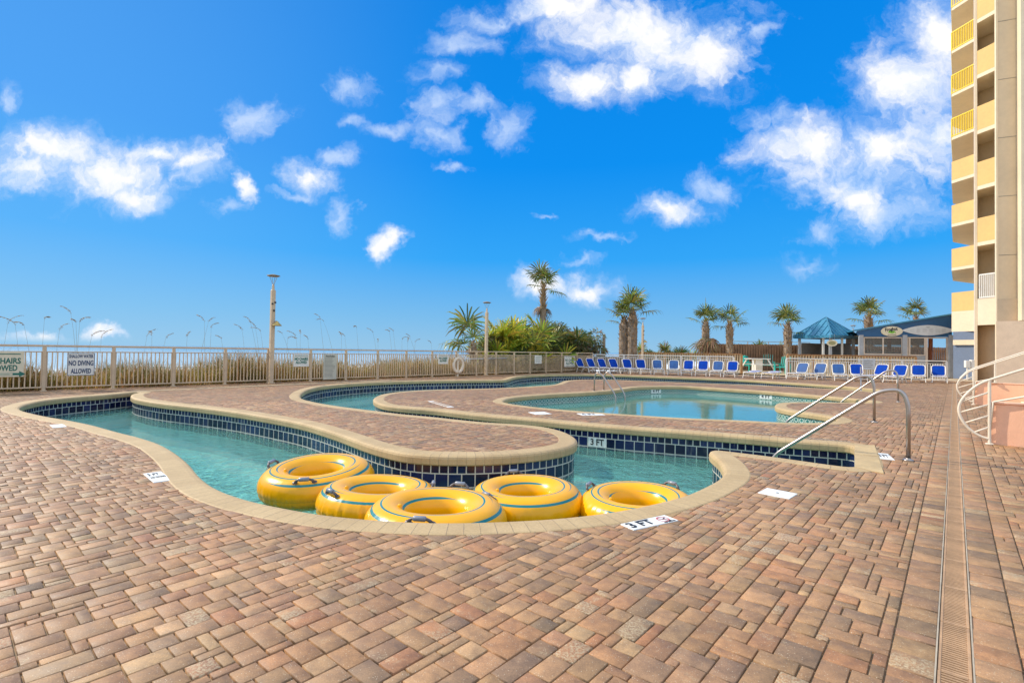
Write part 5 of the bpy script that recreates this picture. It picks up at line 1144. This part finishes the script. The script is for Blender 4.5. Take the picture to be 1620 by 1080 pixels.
def crown(c, n, size, rg, cols, lo=-20, hi=85, droop=.6, dead=0, deadcols=(BR_, (.30, .20, .10)), bias=None):
    mb = MB()
    for i in range(n):
        el = R(lo+(hi-lo)*((i+.5)/n)**.8+rg.uniform(-11, 11)); a = i*2.39996+rg.uniform(-.35, .35)
        d = Vector((math.cos(el)*math.cos(a), math.cos(el)*math.sin(a), math.sin(el)))
        if bias: d = (d+Vector(bias)*.35).normalized()
        fan(mb, Vector(c)+Vector((d.x, d.y, 0))*.07+Vector((0, 0, -.75*size*(1-max(0, math.sin(el)))*rg.uniform(.4, 1)+.1)), d, Vector((0, 0, 1)) if abs(d.z) < .9 else Vector((d.y, -d.x, .2)), size*rg.uniform(.8, 1.1), cols, rg, droop=droop*(1.25-math.sin(max(0, el))*.6))
    return mb
def dead_skirt(c, n, size, rg, cols=(BR_, (.30, .21, .10), (.19, .13, .07)), lo=-75, hi=-35):
    mb = MB()
    for i in range(n):
        el = R(rg.uniform(lo, hi)); a = rg.uniform(0, 6.28); d = Vector((math.cos(el)*math.cos(a), math.cos(el)*math.sin(a), math.sin(el)))
        fan(mb, Vector(c), d, Vector((0, 0, 1)), size*rg.uniform(.8, 1.15), cols, rg, n=13, droop=1.0, spread=95)
    return mb
def palm(label, px, Y, z_top_px, seed, size=.95, nf=22, lean=(0, 0), r=(.19, .16), boots=(.25, 1), base=-.3, cols=(LG_, LG_, OL_, DG_, YG_), dead=0, dead_size=.9, droop=.6, lo=-15, drop=.0, stub=.18, trunks=1, bias=None):
    rg = random.Random(seed); p = XY(px, Y); zt = at(px, z_top_px, Y).z - size*1.25
    t = thing('palm_tree', label, 'palm tree', (p.x, p.y, base)); H = zt-base
    path = [(0, 0, 0), (lean[0]*.35, lean[1]*.35, H*.4), (lean[0]*.7, lean[1]*.7, H*.75), (lean[0], lean[1], H)]
    trunk_mesh(path, r[0], r[1], rg, boots, stub=stub).build('trunk', M_TRUNK, t)
    crown((lean[0], lean[1], H), nf, size, rg, cols, lo=lo, droop=droop, bias=bias).build('crown', M_LEAF, t)
    if dead: dead_skirt((lean[0], lean[1], H-.1-drop), dead, dead_size, rg).build('dead_fronds', M_LEAF, t)
    return t
palm('tall slim sabal palm with a shaggy trunk rising out of the shrubs', 858, 32.6, 419, 11, size=1.02, nf=13, r=(.21, .17), boots=(.62, 1), dead=9, dead_size=.62, lo=-5, drop=1.1, stub=.34)
palm('short palm with two big fronds leaning left behind the second lamp post', 752, 27.8, 487, 12, size=1.45, nf=8, lean=(-.15, 0), r=(.22, .2), boots=(.5, 1), dead=3, dead_size=.6, lo=-5, droop=1.0, bias=(-.8, 0, .1))
palm('taller palm of the touching pair, its trunk thick with boots', 1000, 37.0, 458, 13, size=1.15, nf=15, r=(.36, .36), boots=(.05, 1), stub=.22, lo=0)
palm('lower palm of the touching pair, on the left of it', 986.5, 37.4, 474, 14, size=1.0, nf=9, r=(.34, .34), boots=(.05, 1), stub=.22, lo=0, bias=(-.7, 0, 0))
palm('palm with a skirt of drooping brown fronds left of the board fence', 1116, 39.4, 480, 15, size=1.0, nf=12, r=(.22, .29), boots=(.2, 1), dead=13, dead_size=1.15, lo=5, drop=.9, stub=.24)
palm('bare trunked palm in front of the left end of the board fence', 1154, 38.2, 482, 16, size=1.02, nf=10, r=(.22, .28), boots=(.25, 1), lo=-5, stub=.24, droop=.8)
palm('palm in front of the board fence just left of the gazebo', 1246, 38.0, 484, 17, size=1.02, nf=10, r=(.24, .31), boots=(.2, 1), lo=-5, stub=.24, droop=.8)
palm('palm rising behind the low end of the bar roof', 1374, 43.5, 470, 18, size=1.2, nf=12, r=(.28, .34), boots=(.3, 1), lo=0, stub=.28, droop=.7)
palm('palm whose crown just clears the bar roof by the tower', 1449, 45.5, 476, 19, size=1.1, nf=10, r=(.25, .25), boots=(.4, 1), lo=5, stub=.25)
def palmetto(label, px, Y, top_px, seed, size, n, cols, base=0.0, wide=.5, name='palmetto', spread=(22, 88), droop=.35):
    n = int(n*1.6)
    rg = random.Random(seed); p = XY(px, Y); t = thing(name, label, 'shrub', (p.x, p.y, base)); mb = MB(); H = at(px, top_px, Y).z-base
    for i in range(n):
        el = R(rg.uniform(*spread)); a = rg.uniform(0, 6.28); d = Vector((math.cos(el)*math.cos(a), math.cos(el)*math.sin(a), math.sin(el))); o = Vector((rg.gauss(0, wide), rg.gauss(0, wide*.6), rg.uniform(0, max(.05, H-size*1.25))))
        fan(mb, o, d, Vector((0, 0, 1)), size*rg.uniform(.75, 1.1), cols, rg, n=18, droop=droop, spread=118, wd=.095)
    mb.build('fronds', M_LEAF, t)
    st = MB(); st.tube([(0, 0, -.1), (.05, 0, max(.3, H-size*1.6))], [.16, .12], 9, col=(.2, .14, .09)); st.build('stem', M_TRUNK, t)
YY = ((.52, .50, .04), (.40, .43, .04), (.26, .32, .05), (.62, .55, .07))
palmetto('bright yellow green palmetto clump right of the second lamp post', 797, 29.9, 508, 21, 1.35, 30, YY, -.2, .75)
palmetto('tall spiky yellow green palmetto at the top of the shrub mass', 822, 31.6, 494, 22, 1.4, 34, YY+(LG_,), -.2, .8)
palmetto('blue green palmetto below the tall slim palm', 845, 33.0, 508, 23, 1.4, 24, (LG_, DG_, (.10, .15, .06), OL_), -.2, .55)
palmetto('dark palmetto low in front of the shrub mass', 813, 30.2, 530, 24, 1.0, 16, (DG_, LG_, (.06, .10, .035)), -.2, .5)
palmetto('spiky green palmetto right of the tall slim palm', 878, 35.2, 511, 25, 1.3, 22, (LG_, OL_, DG_), -.2, .5)
palmetto('low palmetto right of the third lamp post', 1023, 38.5, 541, 26, .75, 11, (LG_, OL_, YG_), .1, .3)
palmetto('low palmetto with a brown frond between the lamp post and the palm', 1046, 38.8, 541, 27, .75, 12, (LG_, OL_, BR_, YG_), .1, .3)
palmetto('spreading palmetto left of the palm with the brown skirt', 1078, 38.9, 540, 28, .95, 15, (DG_, LG_, OL_), .1, .4, spread=(5, 80))
palmetto('palmetto tips showing over the brown board fence', 1198, 43.5, 537, 29, .9, 10, (LG_, OL_), .4, .35); palmetto('second palmetto showing over the board fence, nearer the gazebo', 1226, 43.5, 539, 30, .85, 9, (LG_, YG_), .4, .3)
# the dense broadleaf dune shrubs at the right of the mass
def shrub(label, px, Y, top_px, seed, wpx, cols, n=1500, base=-.2):
    rg = random.Random(seed); p = XY(px, Y); t = thing('dune_shrub', label, 'shrub', (p.x, p.y, base)); H = at(px, top_px, Y).z-base; Wd = wpx/FPX*Y/2; mb = MB()
    lob = [(rg.uniform(-.75, .75)*Wd, rg.uniform(-.5, .5)*Wd, H*rg.uniform(.45, .82), rg.uniform(.30, .48)*min(Wd, H)) for _ in range(11)]+[(0, 0, H*.45, min(Wd, H)*.6)]
    for i in range(n):
        lx, ly_, lz, lr = rg.choice(lob); v = Vector((rg.gauss(0, 1), rg.gauss(0, 1), rg.gauss(0, 1)+.3)).normalized(); c = Vector((lx, ly_, lz))+v*lr*rg.uniform(.7, 1.12)
        if c.z < .02: continue
        d = (v+Vector((rg.gauss(0, .5), rg.gauss(0, .5), rg.gauss(0, .4)-.35))).normalized(); s = d.cross(Vector((rg.gauss(0, 1), rg.gauss(0, 1), rg.gauss(0, 1)))).normalized(); L_ = rg.uniform(.20, .42); w_ = rg.uniform(.018, .040)
        col = rg.choice(cols); col = tuple(x*rg.uniform(.7, 1.3) for x in col); q1 = c+d*L_*.5; q2 = c+d*L_+Vector((0, 0, -L_*.28))
        mb.face([c-s*w_*.5, c+s*w_*.5, q1+s*w_, q1-s*w_], col); mb.face([q1-s*w_, q1+s*w_, q2], col)
    mb.build('foliage', M_LEAF, t); st = MB()
    for k in range(5): a = rg.uniform(0, 6.28); st.tube([(0, 0, -.1), (math.cos(a)*Wd*.3, math.sin(a)*Wd*.25, H*.35), (math.cos(a)*Wd*.55, math.sin(a)*Wd*.4, H*.62)], [.06, .04, .02], 6, col=(.16, .12, .08))
    st.build('stems', M_TRUNK, t)
SH = ((.19, .22, .08), (.13, .165, .06), (.25, .255, .11), (.08, .11, .04), (.28, .26, .14))
shrub('grey green strap leaved shrub at the right of the shrub mass', 902, 35.9, 512, 31, 72, SH, 2600)
shrub('browner strap leaved shrub at the right end of the shrub mass', 931, 36.2, 518, 32, 46, SH+((.24, .17, .09), (.28, .20, .12)), 1700)
shrub('dark low shrub behind the base of the tall slim palm', 850, 34.4, 519, 33, 90, ((.10, .15, .04), (.15, .20, .05), (.22, .25, .05)), 2000)
shrub('dense yellowish shrub behind the bright palmetto clumps', 808, 33.0, 519, 35, 80, ((.26, .28, .05), (.16, .20, .045), (.36, .35, .06)), 2000)
shrub('leafy green shrub at the right shoulder of the mass beside the spiky palmetto', 882, 35.8, 514, 36, 80, SH+((.12, .17, .05),), 3000)
shrub('low olive shrub left of the bright palmetto clump', 775, 29.6, 526, 34, 44, ((.14, .15, .05), (.10, .12, .04), (.2, .18, .07)), 900)

# ------------------------------------------------------------------ dune grass (beyond counting) and the tall sea oats
M_GRASS = mat('dune grass', (0.2, 0.18, 0.06), 0.6, var=0.2, vs=1.5, attr='Col', transl=0.35)
def dune_grass():
    rg = np.random.default_rng(9); mb = MB(); n = 36000; ends = []
    pal = np.array([(.33, .24, .06), (.25, .24, .045), (.42, .26, .085), (.20, .18, .035), (.42, .20, .075), (.50, .36, .14)])
    u = rg.uniform(-5, 29, n); dv = rg.gamma(1.7, 1.15, n)+.12; k = rg.integers(0, 6, n); h = rg.uniform(.85, 1.75, n)*np.where(dv < .9, .95, 1.12)
    clump = np.sin(u*1.9)*.5+np.sin(u*.73+2)*.5; h *= (.76+.20*clump)
    for i in range(n):
        x, y = uv2w(u[i], VF-dv[i]); z0 = float(np.interp(dv[i], [0, .8, 3.6, 8], [-.15, -.35, -.45, -.9])); a = rg.random()*6.28; b_ = rg.uniform(.1, .55)*h[i]; o = Vector((math.cos(a), math.sin(a), 0)); s = Vector((-o.y, o.x, 0))*rg.uniform(.006, .014)
        p0 = Vector((x, y, z0-.05)); p1 = p0+Vector((0, 0, h[i]*.65))+o*b_*.3; p2 = p0+Vector((0, 0, h[i]*rg.uniform(.8, 1.0)))+o*b_; c = pal[k[i]]*rg.uniform(.7, 1.35)*(0.85+.25*math.sin(u[i]*2.3+dv[i]))
        if y > 26.5: c = c*np.array([1.0, 1.05, .9])
        mb.face([p0-s, p0+s, p1+s*.8, p1-s*.8], tuple(c)); mb.face([p1-s*.8, p1+s*.8, p2], tuple(c))
    tag(mb.build('dune_grass', M_GRASS), 'brown and green dune grass growing thick behind the beach fence', 'grass', kind='stuff')
dune_grass()
M_OAT = mat('dry sea oat', (0.4, 0.3, 0.16), 0.7, var=0.15, attr='Col', transl=0.25)
def sea_oat(H, bend, az_, seed, label=None):
    rg = random.Random(seed); P = []; pw_ = rg.uniform(1.15, 2.6)
    for i in range(9): f = i/8; P.append(Vector((math.cos(az_)*bend*f**pw_, math.sin(az_)*bend*f**pw_, H*(f-.05*bend*f**3))))
    t = thing('sea_oat', label or 'tall thin sea oat stalk with a drooping seed head standing behind the beach fence', 'sea oat', group='sea oats behind the beach fence')
    m = MB(); m.tube(P, [.0065-.0005*i for i in range(9)], 4, col=(.33, .27, .13)); m.build('stem', M_OAT, t)
    dr = rg.choice((-.6, -.2, .0, .2, .5, .9, 1.5))
    m = MB(); L_ = rg.uniform(.20, .44); tip = P[-1]; d0 = (P[-1]-P[-2]).normalized(); n = rg.randint(16, 26)
    pt = tip.copy(); d = d0.copy()
    for i in range(n):
        d = (d+Vector((math.cos(az_)*.10, math.sin(az_)*.10, -.05*dr))).normalized(); q = pt+d*L_/n; m.tube([pt, q], .004, 3, col=(.33, .24, .12), cap=False)
        for s_ in (-1, 1):
            a = rg.uniform(0, 6.28); o = (Vector((math.cos(a), math.sin(a), -.5)).normalized()+d*.5).normalized(); w_ = o.cross(Vector((.3, .5, 1))).normalized(); l_ = rg.uniform(.03, .065); k = rg.uniform(.7, 1.4); c = (.44*k, .32*k, .17*k)
            m.face([q, q+o*l_*.5+w_*.014, q+o*l_, q+o*l_*.5-w_*.014], c)
        pt = q
    m.build('seed_head', M_OAT, t); return t
OATS = [(12,519,.45),(24,521,-.5),(38,520,-.7),(66,501,-.12),(70,512,.1),(112,502,-.25),(120,516,-.2),(126,516,.25),(30,530,.5),(94,528,.3),(145,538,.6),(232,538,.3),(240,537,-.2),(287,538,-.2),(296,538,.2),(323,514,-.12),(334,524,.05),(330,512,.55),(370,535,.1),(383,527,-.25),(404,521,-.5),(412,528,-.6),(396,511,-.9),(436,533,-.6),(446,530,-.7),(468,537,-.5),(475,532,-.9),(506,506,-.5),(520,519,-.4),(512,510,-.8),(540,536,-.7),(564,521,-.5),(545,535,-.9),(592,529,-.8),(590,529,-.5),(598,546,-.2),(616,528,-.5),(622,527,-.8),(630,530,-.4),(636,541,.05),(648,535,-.6),(645,545,-.2),(657,545,.3),(670,530,-.6),(682,546,-.3),(712,546,.1),(725,547,-.1),(160,541,.2),(205,540,-.3),(262,540,.5),(350,541,-.3),(455,541,.2),(487,541,-.4),(575,541,.3)]
rgO = random.Random(77); protos = {}
for i, (px, py, bd) in enumerate(OATS):
    if i % 5 == 3: continue
    dv = rgO.uniform(.5, 1.6); u_, z_ = on_v(px, py, VF-dv); x, y = uv2w(u_, VF-dv); base = -.35; H = z_-base+.12; bend = abs(bd)*H*.26*rgO.uniform(.4, 1.2)
    az_ = ROTU + (math.pi if bd < 0 else 0) + rgO.uniform(-1.1, 1.1); o = sea_oat(H, bend, az_, 100+i)
    o.location = (x-math.cos(az_)*bend, y-math.sin(az_)*bend, base)
